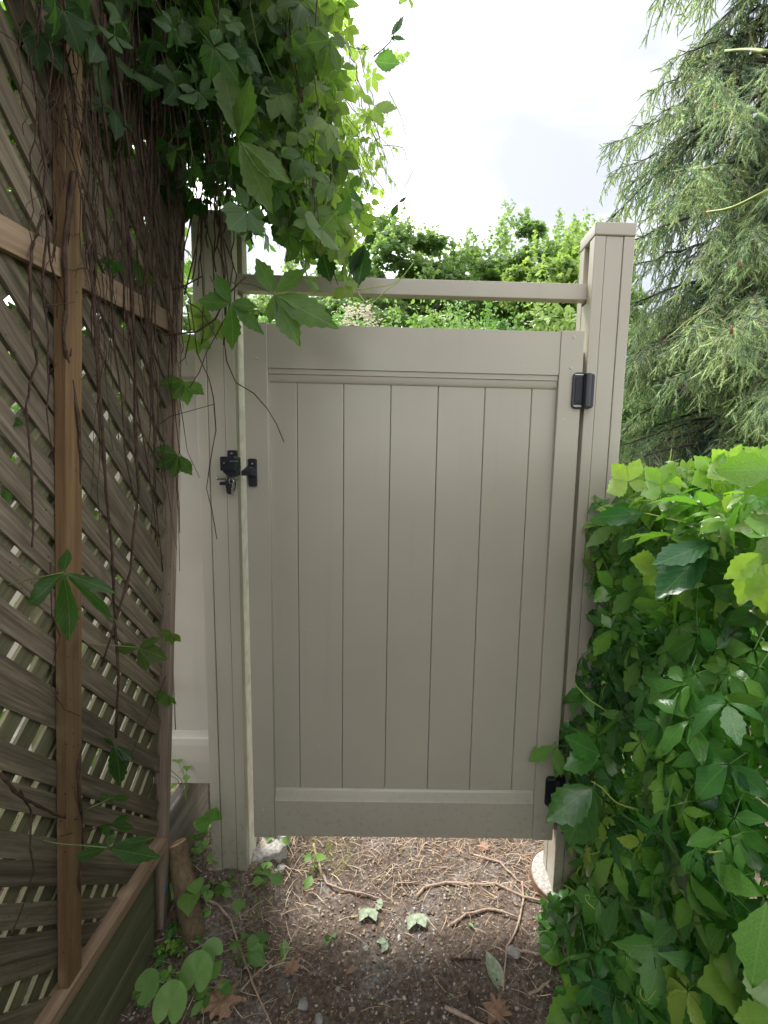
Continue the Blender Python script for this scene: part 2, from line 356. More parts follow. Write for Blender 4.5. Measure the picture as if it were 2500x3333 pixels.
def tmesh(name, T):
    v, f, u = T; me = bpy.data.meshes.new(name); me.from_pydata(v.tolist(), [], f.tolist()); me.update()
    uv = me.uv_layers.new(name='UVMap'); uv.data.foreach_set('uv', u[f.ravel()].ravel())
    me.polygons.foreach_set('use_smooth', [True]*len(f)); return me
def rv(n, s=1.): return RNG.normal(0, s, (n, 3))

# ================================================================== GROUND
def axis(parts):
    a = []
    for x0, x1, st in parts: a += list(np.arange(x0, x1-1e-6, st))
    return np.array(a + [parts[-1][1]])
xs = axis([(-150, -10, 20), (-10, -2, 1), (-2, -.9, .12), (-.9, 1.3, .012), (1.3, 4, .3), (4, 10, 1), (10, 150, 20)])
ys = axis([(-60, -4, 8), (-4, .6, .5), (.6, 1.1, .05), (1.1, 2.7, .012), (2.7, 6, .15), (6, 20, 1.4), (20, 240, 20)])
def gh(x, y):
    """gentle lumps of the trodden soil"""
    x = np.asarray(x, float); y = np.asarray(y, float)
    h = .014*np.sin(5.1*x+1.3*y) * np.sin(4.3*y-.8) + .006*np.sin(13*x+4*y+2)*np.sin(11*y+1) + .005*np.sin(31*x-17*y)*np.sin(27*y+9*x)
    h += .03*np.exp(-((x+.62)/.16)**2)*(y > .8) - .010*np.exp(-((x-.05)/.3)**2)
    h += .105/(1+np.exp((x+.47)/.045))/(1+np.exp(-(y-1.52)/.05))
    near = np.clip((3.2-y)/.6, 0, 1)*np.clip((x+1.2)/.3, 0, 1)*np.clip((2-x)/.6, 0, 1)
    return h*near - .004
XX, YY = np.meshgrid(xs, ys, indexing='ij'); ZZ = gh(XX, YY)
fine = (np.abs(XX-.2) < 1.1) & (YY > 1.05) & (YY < 2.75)
ZZ = ZZ + np.where(fine, (RNG.normal(0, .0013, XX.shape) + .006*np.maximum(0, np.sin(47*XX+13*YY)*np.sin(39*YY-21*XX)*np.sin(17*XX+23*YY))), 0)
nx, ny = len(xs), len(ys); idx = np.arange(nx*ny).reshape(nx, ny)
F4 = np.stack([idx[:-1, :-1], idx[1:, :-1], idx[1:, 1:], idx[:-1, 1:]], -1).reshape(-1, 4)
me = bpy.data.meshes.new('ground'); me.from_pydata(np.stack([XX, YY, ZZ], -1).reshape(-1, 3).tolist(), [], F4.tolist()); me.update()
tag(link('ground', me, M['soil'], smooth=True), kind='structure')
# raised bed behind the retaining planks on the left
m = MB(); bx, by = axis([(-8, -2, 1), (-2, -.865, .04)]), axis([(-1, .6, .3), (.6, 2.6, .04), (2.6, 12, 1)])
A, B = np.meshgrid(bx, by, indexing='ij'); C = .355 + .018*np.sin(7*A)*np.sin(6*B) + RNG.normal(0, .004, A.shape)
ii = np.arange(A.size).reshape(A.shape); m.v = np.stack([A, B, C], -1).reshape(-1, 3).tolist()
m.f = np.stack([ii[:-1, :-1], ii[1:, :-1], ii[1:, 1:], ii[:-1, 1:]], -1).reshape(-1, 4).tolist()
b0 = len(m.v); m.v += [(-.865, y, -.02) for y in by]; last = ii[-1]
m.f += [(int(last[j]), b0+j, b0+j+1, int(last[j+1])) for j in range(len(by)-1)]
tag(link('raised_bed_soil', m.mesh('raised_bed_soil'), M['soil'], smooth=True), kind='structure')

# ================================================================== GATE AND POSTS
GY = 1.5836; GX0, GX1, GZ0, GZ1 = -.5528, .5472, .267, 2.084; ST = .076
gate = thing('garden_gate', (0, GY, GZ0), 'tall taupe vinyl gate of upright boards closed between two posts', 'gate')
def gp(name, m, mat='vinyl', bevel=.0025, par=None):
    o = m.obj(name, M[mat], par or gate, bevel); o.location = -Vector(gate.location) if par is None else (0, 0, 0); return o
gp('stile', MB().box(GX0, GX0+ST, GY, GY+.05, GZ0, GZ1)); gp('stile', MB().box(GX1-ST, GX1, GY, GY+.05, GZ0, GZ1))
ix0, ix1 = GX0+ST, GX1-ST
gp('hinge_gap_blocker', MB().box(GX1-.012, .5662, GY+.051, GY+.060, GZ0, 2.03))  # added strip closing the hinge gap so no sunlight shows through
y = GY+.003
gp('top_rail', MB().prism_x([(y+.045, 1.90), (y+.045, 2.080), (y, 2.080), (y, 1.943), (y+.005, 1.9425), (y+.0055, 1.926), (y+.010, 1.9255), (y+.0105, 1.908), (y+.0155, 1.900)], ix0+.0006, ix1-.0006), bevel=.0006)
gp('bottom_rail', MB().prism_x([(y+.045, .271), (y+.045, .452), (y+.017, .452), (y+.012, .447), (y+.0112, .445), (y+.0065, .431), (y+.006, .428), (y+.0015, .414), (y, .412), (y, .271)], ix0+.0006, ix1-.0006), bevel=.0012)
seams = [-.478, -.3875, -.2335, -.0775, .079, .2345, .390, .4755]
BY = GY+.021
for a, b in zip(seams[:-1], seams[1:]):
    x0, x1 = a+.0008, b-.0008
    if a == seams[0]: x0 = ix0-.004
    if b == seams[-1]: x1 = ix1+.004
    prof = [(x0, BY+.0018), (x0+.0022, BY), (x1-.0022, BY), (x1, BY+.0018), (x1, BY+.016), (x0, BY+.016)]
    mb = MB(); n = len(prof); z0, z1 = .44, 1.912
    mb.v = [(px, py, z0) for px, py in prof] + [(px, py, z1) for px, py in prof]
    mb.f = [tuple(range(n)), tuple(range(2*n-1, n-1, -1))] + [(i, n+i, n+(i+1) % n, (i+1) % n) for i in range(n)]
    gp('board', mb, bevel=0)
gp('backing_panel', MB().box(ix0-.003, ix1+.003, BY+.017, BY+.021, .445, 1.905), 'black2', 0)
def disc_y(m, x, y, z, r, d, n=12):      # a short cylinder facing -y
    m.prism_y([(x+r*math.cos(2*math.pi*i/n), z+r*math.sin(2*math.pi*i/n)) for i in range(n)], y-d, y); return m
for u, v in ((835, 1166), (858, 2635), (861, 2709), (1868, 1097), (1858, 1199), (1768, 2641), (1768, 2715)):
    p = at(u, v, Y=GY); s_ = gp('screw', disc_y(MB(), p.x, GY-.0005, p.z, .0042, .0025), 'screw', .0008)
    gp('screw_recess', disc_y(MB(), p.x, GY-.0031, p.z, .0014, .0004, 6), 'black2', 0, s_)

PY, PD = 1.6043, .139
def post(x0, x1, label, slot_side, ztop=2.411):
    t = thing('gate_post', ((x0+x1)/2, PY+PD/2, 0), label, 'fence post', 'taupe posts either side of the gate'); L = -Vector(t.location)
    def pp(name, m, mat='vinyl', bevel=.003):
        o = m.obj(name, M[mat], t, bevel); o.location = L; return o
    fl = .046; zt = ztop-.028
    # front channel: two flush edges with a slightly recessed middle strip
    g1, g2 = x0+.036, x1-.036
    pp('front_edge', MB().box(x0, g1, PY, PY+fl, -.05, zt)); pp('front_edge', MB().box(g2, x1, PY, PY+fl, -.05, zt))
    pp('front_strip', MB().box(g1+.0015, g2-.0015, PY+.003, PY+fl-.002, -.05, zt), bevel=.001)
    pp('back_channel', MB().box(x0, x1, PY+PD-fl, PY+PD, -.05, zt))
    # web, recessed; below the top rail it is filled flush
    if slot_side < 0: wx0, wx1 = x0+.034, x1-.004; fx0, fx1 = x0+.002, x0+.034
    else: wx0, wx1 = x0+.004, x1-.034; fx0, fx1 = x1-.034, x1-.002
    pp('web', MB().box(wx0, wx1, PY+fl, PY+PD-fl, -.05, zt), bevel=0)
    pp('slot_filler', MB().box(fx0, fx1, PY+fl+.001, PY+PD-fl-.001, -.05, 2.190), bevel=.001)
    pp('cap', MB().box(x0-.002, x1+.002, PY-.003, PY+PD+.002, zt+.0005, ztop+.014), bevel=.005)
    return t
PR = post(.5674, .6971, 'tall taupe post right of the gate carrying the two black hinges', -1)
PL = post(-.7182, -.5891, 'tall taupe post left of the gate carrying the black latch, top hidden by creeper', 1)
M['lit_side'] = plain('lit_side_cream', (.70, .655, .58), .5, .4)  # added strip: sunlit brightness of the post side put into its colour
o = MB().box(-.5889, -.5865, PY+.028, PY+.100, .03, 2.18).obj('lit_side_strip', M['lit_side'], PL); o.location = -Vector(PL.location); o['label'] = 'added cream strip, brightness of the lit post side put into its colour'
m = MB().box(-.5891-.028, .5674+.030, PY+.0465, PY+.0885, 2.200, 2.252)
tag(m.obj('top_crossbar', M['vinyl'], None, .003), 'long taupe bar bridging the two posts above the gate', 'rail')

# concrete footings
def footing(cx, cy, r, label, z=.012, rough=.0):
    t = thing('post_footing', (cx, cy, 0), label, 'footing', 'concrete footings of the gate posts'); n = 28; mb = MB()
    rr = [r*(1+random.uniform(-rough, rough)) for _ in range(n)]
    for k, (s_, z_) in enumerate(((1, -.06), (1, z-.004), (.96, z), (.5, z+.006))):
        for i in range(n): a = 2*math.pi*i/n; mb.v.append((rr[i]*s_*math.cos(a), rr[i]*s_*math.sin(a), z_ + random.uniform(-.002, .002)*(k > 0)))
    for k in range(3): mb.f += [(k*n+i, k*n+(i+1) % n, (k+1)*n+(i+1) % n, (k+1)*n+i) for i in range(n)]
    mb.f.append(tuple(3*n+i for i in range(n))); mb.obj('concrete_disc', M['concrete'], t, smooth=True)
    if not rough:
        mb = MB(); 
        for z_, rr_ in ((-.06, r+.0015), (z-.001, r+.0015), (z-.001, r+.005), (-.06, r+.005)):
            for i in range(n): a = 2*math.pi*i/n; mb.v.append((rr_*math.cos(a), rr_*math.sin(a), z_))
        for k in range(3): mb.f += [(k*n+i, k*n+(i+1) % n, (k+1)*n+(i+1) % n, (k+1)*n+i) for i in range(n)]
        mb.obj('form_tube', M['tube'], t)
footing(.642, 1.685, .132, 'round pale concrete footing at the foot of the right gate post', .030)
footing(-.560, 1.735, .085, 'rough broken concrete footing at the foot of the left gate post', .118, .16)

# hinges
def hinge(x, zc, label):
    h = .058
    t = MB().prism_y(rrect(-.041, .008, -h, h, .014), -.006, .003).obj('hinge', M['black'], gate, .002); t['label'] = label
    t.location = Vector((x, GY-.004, zc)) - Vector(gate.location)
    MB().prism_y(rrect(-.033, -.006, -h*.72, h*.72, .003), -.0085, -.0065).obj('recess_panel', M['black2'], t, .001)
    m = MB(); n = 14; zz = (-h*.93, h*.93)
    prof = [(.004+.0135*math.cos(a), -.010+.0145*math.sin(a)) for a in [2*math.pi*i/n for i in range(n)]]
    m.v = [(px, py, z) for z in zz for px, py in prof]; m.f = [tuple(range(n)), tuple(range(2*n-1, n-1, -1))] + [(i, n+i, n+(i+1) % n, (i+1) % n) for i in range(n)]
    m.obj('knuckle', M['black'], t, .003)
    MB().prism_y(rrect(.012, .032, -h*.95, h*.95, .008), -.002, .0225).obj('post_plate', M['black'], t, .002)
    for s_ in (-1, 1): MB().box(-.036, -.004, -.0095, -.006, s_*h*.86-.0012, s_*h*.86+.0012).obj('bright_edge', M['steel'], t, .0005)
    for s_ in (-1, 1): disc_y(MB(), -.020, -.0087, s_*h*.5, .0032, .0012).obj('screw', M['black'], t, .0005)
hinge(.556, 1.894, 'black upper hinge in full view')
hinge(.548, .470, 'black lower hinge half hidden by creeper leaves')

# latch on the left post with its key, striker on the gate
lt = thing('gate_latch', (-.598, PY, 1.62), 'black lockable gate latch with a key hanging in it', 'latch')
def lp(name, m, mat='black', bevel=.0015): return m.obj(name, M[mat], lt, bevel)
lp('mount_plate', MB().prism_y(rrect(-.020, .013, -.016, .055, .006), -.010, 0))
lp('lock_body', MB().prism_y(rrect(-.028, .022, -.012, .034, .004), -.052, -.008))
lp('latch_arm', MB().prism_y([(-.022, -.012), (.024, -.012), (.024, -.028), (.008, -.030), (-.006, -.030), (-.020, -.018)], -.046, -.012))
kc = lp('key_cylinder', disc_y(MB(), -.013, -.052, .014, .0085, .003, 16), 'black2', .0008)
disc_y(MB(), -.013, -.0555, .013, .0032, .0015, 10).obj('keyway', M['steel'], kc)
lp('screw', disc_y(MB(), -.005, -.010, .044, .0035, .002), 'steel', .0005)
lp('bolt_pin', MB().tube([(-.044, -.034, -.038), (.020, -.034, -.036)], .0052, 12), 'steel', .001)
lp('pin_cap', MB().tube([(-.046, -.034, -.038), (-.0425, -.034, -.038)], .0072, 12), 'steel', .001)
lp('pin_cap', MB().tube([(.0165, -.034, -.036), (.020, -.034, -.036)], .0070, 12), 'steel', .001)
lp('pull_knob', MB().tube([(-.006, -.034, -.030), (-.006, -.034, -.045)], .0085, 12))
lp('lever_tab', MB().box(-.036, -.012, -.042, -.026, -.060, -.049))
lp('lower_body', MB().prism_y([(-.018, -.044), (.010, -.044), (.012, -.060), (.002, -.088), (-.004, -.091), (-.012, -.084)], -.044, -.018))
kb = lp('key', MB().prism_y([(.010, -.048), (.015, -.050), (.016, -.064), (.011, -.072), (.0125, -.090), (.009, -.094), (.005, -.090), (.0065, -.084), (.004, -.080), (.0065, -.076), (.004, -.071), (.008, -.064)], -.0475, -.0455), 'steel', .0003)
ring = [(.006+.008*math.cos(a), -.047, -.046+.008*math.sin(a)) for a in np.linspace(0, 2*math.pi, 16)]
MB().tube(ring, .0008, 5).obj('key_ring', M['steel'], kb)
lp('side_bracket', MB().box(.013, .0225, -.050, -.004, -.004, .030))
lp('tongue', MB().box(.004, .030, -.054, -.050, .018, .021), 'steel', .0005)
st = thing('latch_striker', (-.527, GY, 1.605), 'black striker bracket screwed on the gate beside the latch', 'latch')
def sp_(name, m, mat='black', bevel=.0015): return m.obj(name, M[mat], st, bevel)
sp_('plate', MB().prism_y(rrect(-.016, .012, -.048, .044, .006), -.010, 0))
sl_ = sp_('screw_slot', MB().prism_y(rrect(-.005, .003, .020, .037, .0038), -.0112, -.0102), 'black2', .0003)
m = MB(); m.v = [(-.018, -.010, .020), (.011, -.010, .020), (.004, -.034, .004), (-.030, -.034, .004), (-.018, -.010, -.010), (.011, -.010, -.016), (.004, -.034, -.010), (-.030, -.034, -.012)]
m.f = [(0, 1, 2, 3), (3, 2, 6, 7), (4, 7, 6, 5), (0, 3, 7, 4), (1, 5, 6, 2), (0, 4, 5, 1)]
sp_('arm', m); sp_('screw', disc_y(MB(), -.001, -.010, .028, .003, .0022), 'steel', .0005)
for dx in (-.006, .001): sp_('screw', MB().box(dx-.0018, dx+.0018, -.021, -.018, .0125, .0155), 'steel', .0005)

# vinyl fence run on the left, beyond the lattice
fx = thing('vinyl_fence', (-2.0, 1.70, .36), 'pale vinyl privacy fence running off behind the wooden lattice', 'fence')
def fp(name, m, bevel=.002):
    o = m.obj(name, M['vinyl_pale'], fx, bevel); o.location = -Vector(fx.location); return o
FX0, FX1, FYp = -3.3, -.7205, 1.665
yy = FYp
fp('bottom_rail', MB().prism_x([(yy+.05, .418), (yy+.05, .62), (yy+.018, .62), (yy+.016, .61), (yy+.012, .598), (yy+.006, .594), (yy+.003, .575), (yy, .566), (yy, .418)], FX0, FX1), .001)
fp('top_rail', MB().prism_x([(yy+.05, 1.88), (yy+.05, 2.06), (yy, 2.06), (yy, 1.92), (yy+.010, 1.91), (yy+.012, 1.88)], FX0, FX1), .001)
k = 0; x = FX1
while x > FX0 + .1:
    fp('board', MB().box(x-.1525, x-.0015, yy+.020, yy+.036, .61, 1.89), .002); x -= .154
fp('backing_panel', MB().box(FX0, FX1, yy+.0365, yy+.040, .61, 1.89), 0)

# ================================================================== LATTICE SCREEN
LEAN = .065; LX0 = -.8465
lat = thing('lattice_screen', (LX0, 0, 0), 'leaning weathered wooden lattice screen overgrown with creeper stems', 'lattice', rot=(0, LEAN, 0))
# local frame: x outwards to the path, y along, z up;  front slats lie in x -.018..-.011, back slats -.026..-.019
Z0, Z1, Y0, Y1 = .36, 3.05, -1.5, 1.452; PER, SW = .0925, .0445  # screen carried on unseen behind the camera to cut light on the gate
def slat(c, sgn, xa, xb, mat):
    # centre line z = c + sgn*y, clipped to the panel
    pts = []
    ya, yb = Y0+.004, Y1-.004
    za, zb = c + sgn*ya, c + sgn*yb
    if sgn < 0: lo, hi = max(ya, (c-Z1)), min(yb, (c-Z0))
    else: lo, hi = max(ya, Z0-c), min(yb, Z1-c)
    if hi - lo < .02: return
    L = (hi-lo)*math.sqrt(2); w = SW*random.uniform(.97, 1.03)
    o = MB().box(xa, xb, -w/2, w/2, -L/2, L/2).obj('slat', M[mat], lat, 0)
    ymid = (lo+hi)/2; o.location = (random.uniform(-.0006, .0006), ymid, c + sgn*ymid); o.rotation_euler = (R(45)*(1 if sgn < 0 else -1) + random.gauss(0, .010), random.gauss(0, .001), 0)
c = Z0 - Y1
while c < Z1 + Y1:
    if c > Z0: slat(c, -1, -.0118, -.0040, 'slat')
    c += PER
c = Z0 - Y1 + .035
while c < Z1:
    slat(c, 1, -.0205, -.0127, 'slat_back'); c += PER
def lpart(name, m, mat, bevel=.002): return m.obj(name, M[mat], lat, bevel)
lpart('stile', MB().box(-.003, .022, .995, 1.043, .385, Z1), 'stile')       # middle upright
lpart('stile', MB().box(-.024, .020, 1.450, 1.478, -.02, Z1), 'stile_tan')       # end upright, runs to the ground
lpart('back_stile', MB().box(-.050, -.0215, 1.40, 1.447, .36, Z1), 'oldpost')
lpart('back_stile', MB().box(-.050, -.0215, .985, 1.053, .36, Z1), 'oldpost')
lpart('stile', MB().box(-.003, .022, .30, .348, .385, Z1), 'stile')
for ya, yb in ((Y0, .2985), (.3495, .9935), (1.0445, 1.4485)):
    lpart('cross_rail', MB().box(-.003, .016, ya, yb, 2.012, 2.066), 'rail')
lpart('bottom_rail', MB().box(-.018, .030, Y0, 1.4475, .348, .3875), 'rail', .003)
lpart('blue_tag', MB().box(.0205, .0225, 1.452, 1.470, .168, .196), 'blue', .001)

# retaining planks and their stake
rw = thing('retaining_planks', (-.84, 1.3, 0), 'mossy old planks holding back the raised bed below the lattice', 'retaining wall')
def rp(name, m, mat='plank', bevel=.006):
    o = m.obj(name, M[mat], rw, bevel); o.location = -Vector(rw.location); return o
rp('plank', MB().box(-.862, -.822, -1.5, 1.405, .128, .345)); rp('plank', MB().box(-.864, -.824, -1.5, 1.40, -.03, .122))
rp('plank', MB().box(-.864, -.824, 1.492, 1.83, .120, .408), 'grey_plank'); rp('plank', MB().box(-.866, -.826, 1.492, 1.82, -.03, .114))
rp('stake', MB().box(-.885, -.840, 1.4085, 1.4455, -.03, .338), 'oldpost')

# leaning log
a = at(573, 2745, Y=1.53); b = at(643, 3095, Z=-.01); lg = thing('cut_log', b, 'short thick cut branch leaning against the lattice end', 'log')
mb = MB(); pts = [b.lerp(a, t) + Vector((random.gauss(0, .0015), random.gauss(0, .0015), 0)) for t in np.linspace(0, 1, 9)]
mb.tube([p-b for p in pts], [.040, .038, .037, .038, .036, .037, .035, .035, .034], 14, True); mb.obj('trunk', M['log_bark'], lg, 0, True)
d = (a-b).normalized(); mb = MB(); mb.tube([a-b-d*.001, a-b+d*.003], [.0325, .030], 14); mb.obj('cut_face', M['cut'], lg, 0)

# ================================================================== RIGHT-HAND CREEPER HEDGE
def to_obj_leaf(meshes, parent, pos, dirs, nrm, size, young, name='leaf'):
    fr = frames(dirs, nrm)
    for i in range(len(pos)):
        o = bpy.data.objects.new(name, meshes[i % len(meshes)]); COL.objects.link(o); o.parent = parent
        m3 = fr[i]*size[i]; mm = Matrix([[*m3[0], pos[i][0]], [*m3[1], pos[i][1]], [*m3[2], pos[i][2]], [0, 0, 0, 1]])
        o.matrix_world = mm if parent is None else mm
        o.matrix_parent_inverse = Matrix.Translation(parent.location).inverted(); o.matrix_basis = mm
        o.color = (float(young[i]), 0, 0, 1)
HI = [palmate(12, n, w, sd, True, True, droop=.40) for n, w, sd in ((5, .23, 1), (5, .26, 2), (5, .21, 3), (3, .29, 4), (5, .25, 5), (3, .26, 6), (5, .22, 7), (3, .31, 8), (5, .27, 9))]
MI = [palmate(6, n, w, sd, True, True, droop=.40) for n, w, sd in ((5, .24, 21), (5, .27, 22), (3, .30, 23), (5, .22, 24), (3, .27, 25))]
HIM = [tmesh('creeper_leaf', t) for t in HI]
for me in HIM: me.materials.append(M['creeper'])
hedge = thing('creeper_hedge', (.95, 1.0, 0), 'dense green creeper hedge smothering the fence right of the path', 'hedge')
def hsurf(y, z):
    """path-side face of the hedge: x for given y, z"""
    base = np.interp(z, [0, .1, .4, .7, 1.25, 1.5, 1.72], [.60, .60, .615, .63, .67, .71, .83])
    base = base - .03*np.clip((1.45-y)/.3, 0, 1) + .035*np.sin(9*y+3*z)+.04*np.sin(8*z-5*y+1)+.02*np.sin(19*z+15*y)
    return base
# surface leaves
def hedge_pts(n, depth0, depth1, ylo=-2.4, yhi=1.62):  # unseen run behind the camera, extended to shade the lower gate
    y = RNG.uniform(ylo, yhi, n); z = RNG.uniform(.03, 1.63, n)
    x = hsurf(y, z) + RNG.uniform(depth0, depth1, n)
    nr = np.stack([-np.ones(n), -.25*np.ones(n), .55*np.ones(n)], 1) + rv(n, .5)
    dr = np.stack([-.25*np.ones(n), -.1*np.ones(n), -np.ones(n)], 1) + rv(n, .45)
    return np.stack([x, y, z], 1), dr, nr
def top_pts(n, ylo=.35, yhi=1.62):
    y = RNG.uniform(ylo, yhi, n); x = RNG.uniform(.62, 1.55, n)
    z = 1.59 + .06*np.sin(6*x+4*y) + .06*np.sin(13*y-5*x+1) + .11*(RNG.random(n) < .12)*RNG.random(n) + RNG.uniform(-.05, .05, n) - .10*np.exp(-((x-.60)/.10)**2) - .06*np.clip(y-1.3, 0, 1)
    nr = np.stack([-.35*np.ones(n), -.1*np.ones(n), np.ones(n)], 1) + rv(n, .6)
    dr = np.stack([-.8*np.ones(n), -.4*np.ones(n), -.35*np.ones(n)], 1) + rv(n, .6)
    return np.stack([x, y, z], 1), dr, nr
p1, d1, n1 = hedge_pts(205, -.03, .01, .62); p2, d2, n2 = top_pts(95, .6)
P = np.concatenate([p1, p2]); D = np.concatenate([d1, d2]); Nn = np.concatenate([n1, n2]); nL = len(P)
yg = np.where(np.arange(nL) < 205, np.clip((P[:, 2]-1.15)/.7, 0, 1)*.35, .35) * RNG.uniform(0, 1.8, nL)
yg = np.where(RNG.random(nL) < .06, .8, yg)
to_obj_leaf(HIM, hedge, P, D, Nn, RNG.uniform(.058, .118, nL), np.clip(yg, 0, 1))
sp2 = Soup()
for k, T in enumerate(MI):
    for (pp, dd, nn), lo, hi in ((hedge_pts(760, -.01, .07), .046, .092), (hedge_pts(640, .06, .24), .035, .07), (top_pts(420, -2.3), .028, .065)):
        n = len(pp); y_ = np.clip((pp[:, 2]-1.2)/.6, 0, 1)*RNG.uniform(0, 1.1, n)**1.6
        sp2.add(*T, pp, frames(dd, nn), RNG.uniform(lo, hi, n), RNG.random(n), np.clip(y_, 0, 1))
    pp = np.stack([RNG.uniform(.62, 1.3, 120), RNG.uniform(1.45, 1.66, 120), RNG.uniform(.05, 1.6, 120)], 1)
    sp2.add(*T, pp, frames(rv(120)+[0, 0, -1], rv(120, .5)+[-.3, .3, .8]), RNG.uniform(.035, .06, 120), RNG.random(120), np.zeros(120))
sp2.obj('foliage', M['creeper'], hedge, 'stuff').matrix_parent_inverse = Matrix.Translation(hedge.location).inverted()
def world_child(m, name, mat, parent, smooth=True, bevel=0):
    o = m.obj(name, M[mat], parent, bevel, smooth); o.matrix_parent_inverse = Matrix.Translation(parent.location).inverted(); return o
m = MB()
for i in range(90):
    y = random.uniform(.3, 1.6); x = random.uniform(.72, .95); m.tube(wiggle((x, y, -.02), (x+random.uniform(-.03, .1), y+random.uniform(-.3, .3), random.uniform(.7, 1.55)), 10, .012), random.uniform(.0015, .004), 5, False)
o = world_child(m, 'woody_stems', 'vine_bark', hedge); o['kind'] = 'stuff'
# posts and wires that carry the hedge
fr_ = thing('wire_fence', (.95, .95, 0), 'old wire fence hidden inside the creeper hedge', 'fence')
for y in (.35, 1.0, 1.56): world_child(MB().box(.93, .98, y-.025, y+.025, -.02, 1.5), 'post', 'oldpost', fr_, False, .003)
for z in (.3, .7, 1.1, 1.45): world_child(MB().tube([(.925, .3, z), (.925, 1.6, z)], .0015, 5), 'wire', 'screw', fr_)
def tendril(p, d, L, curl=3., r=.0011, n=16):
    p = Vector(p); d = Vector(d).normalized(); s_ = d.cross(Vector((random.gauss(0, 1), random.gauss(0, 1), random.gauss(0, 1)))).normalized(); o = [p.copy()]; q_ = d.copy()
    for i in range(n):
        t = i/n; ang = curl*t*t*.35*random.uniform(.7, 1.2); q_ = (q_ + s_*ang - Vector((0, 0, .04))).normalized(); s_ = (s_ - q_*s_.dot(q_)).normalized()
        p = p + q_*L/n; o.append(p.copy())
    return o
mt, ms_ = MB(), MB()
for i in range(34):
    if i % 2:
        P0, _, _ = hedge_pts(1, -.04, -.01, .7); dd = Vector((-1, random.gauss(0, .6), random.gauss(-.2, .7)))
    else:
        P0, _, _ = top_pts(1, .7); dd = Vector((random.gauss(-.3, .8), random.gauss(-.2, .6), random.uniform(.1, .9)))
    (mt if i % 3 else ms_).tube(tendril(P0[0], dd, random.uniform(.04, .10), random.uniform(.5, 5)), random.uniform(.0007, .0013), 5, False)
for nm_, m_, mt_ in (('tendril', mt, 'tendril'), ('tendril', ms_, 'tendril2')):
    o = world_child(m_, 'tendrils', mt_, hedge); o['kind'] = 'stuff'
# long yellow-green runners seen in the photograph, with a few leaflets
def runner(pix, Ys, r, mat, parent, nm='runner'):
    pts = [at(u, v, Y=y_) for (u, v), y_ in zip(pix, Ys)]; P2 = []
    for i in range(len(pts)-1):
        for t in (0, .33, .66): P2.append(pts[i].lerp(pts[i+1], t))
    P2.append(pts[-1])
    S2 = [P2[0]] + [(P2[i-1]+P2[i]*2+P2[i+1])/4 for i in range(1, len(P2)-1)] + [P2[-1]]
    rr = [r*(1-.55*i/len(S2)) for i in range(len(S2))]
    return world_child(MB().tube(S2, rr, 6), nm, mat, parent)
HS = lambda x, y: (1250 + x*.7535, 2200 + y*.7535)
runner([HS(1140, 1000), HS(1000, 960), HS(900, 860), HS(870, 780)], [1.1, 1.2, 1.28, 1.32], .0032, 'tendril', hedge)
runner([HS(1140, 1080), HS(1030, 1075), HS(900, 970), HS(770, 900)], [1.1, 1.18, 1.28, 1.36], .003, 'tendril', hedge)
runner([HS(1100, 580), HS(1000, 550), HS(940, 480), HS(895, 455)], [1.15, 1.2, 1.25, 1.27], .003, 'tendril', hedge)
runner([HS(1100, 930), HS(960, 840), HS(880, 780)], [1.12, 1.22, 1.3], .0028, 'tendril', hedge)
runner([HS(960, 150), HS(880, 100), HS(830, 40), HS(795, 10)], [1.35, 1.38, 1.42, 1.44], .0022, 'tendril', hedge)
runner([HS(1240, 160), HS(1200, 100), HS(1140, 60), HS(1110, 55)], [1.1, 1.15, 1.2, 1.22], .0022, 'tendril', hedge)
TS = lambda x, y: (1900 + x*.3617, 1500 + y*.3617)
runner([TS(1220, 620), TS(830, 540), TS(560, 470), TS(400, 460), TS(260, 560)], [1.05, 1.15, 1.22, 1.28, 1.3], .0026, 'tendril', hedge)
runner([TS(1659, 830), TS(1350, 780), TS(1230, 690), TS(1240, 560)], [.85, .9, .93, .95], .003, 'tendril', hedge)
runner([TS(1659, 1240), TS(1500, 1370), TS(1330, 1560), TS(1220, 1690)], [.85, .9, .95, 1.0], .0042, 'tendril2', hedge)
runner([TS(1400, 700), TS(790, 150), TS(500, 20)], [1.3, 1.38, 1.42], .0026, 'tendril', hedge)
runner([TS(750, 250), TS(760, 100), TS(790, -110)], [1.4, 1.42, 1.45], .0022, 'tendril', hedge)
runner([(2500, 620), (2380, 680), (2300, 690)], [.8, .85, .9], .003, 'tendril', hedge)
runner([(2500, 168), (2440, 160), (2360, 165)], [.8, .85, .9], .003, 'tendril', hedge)

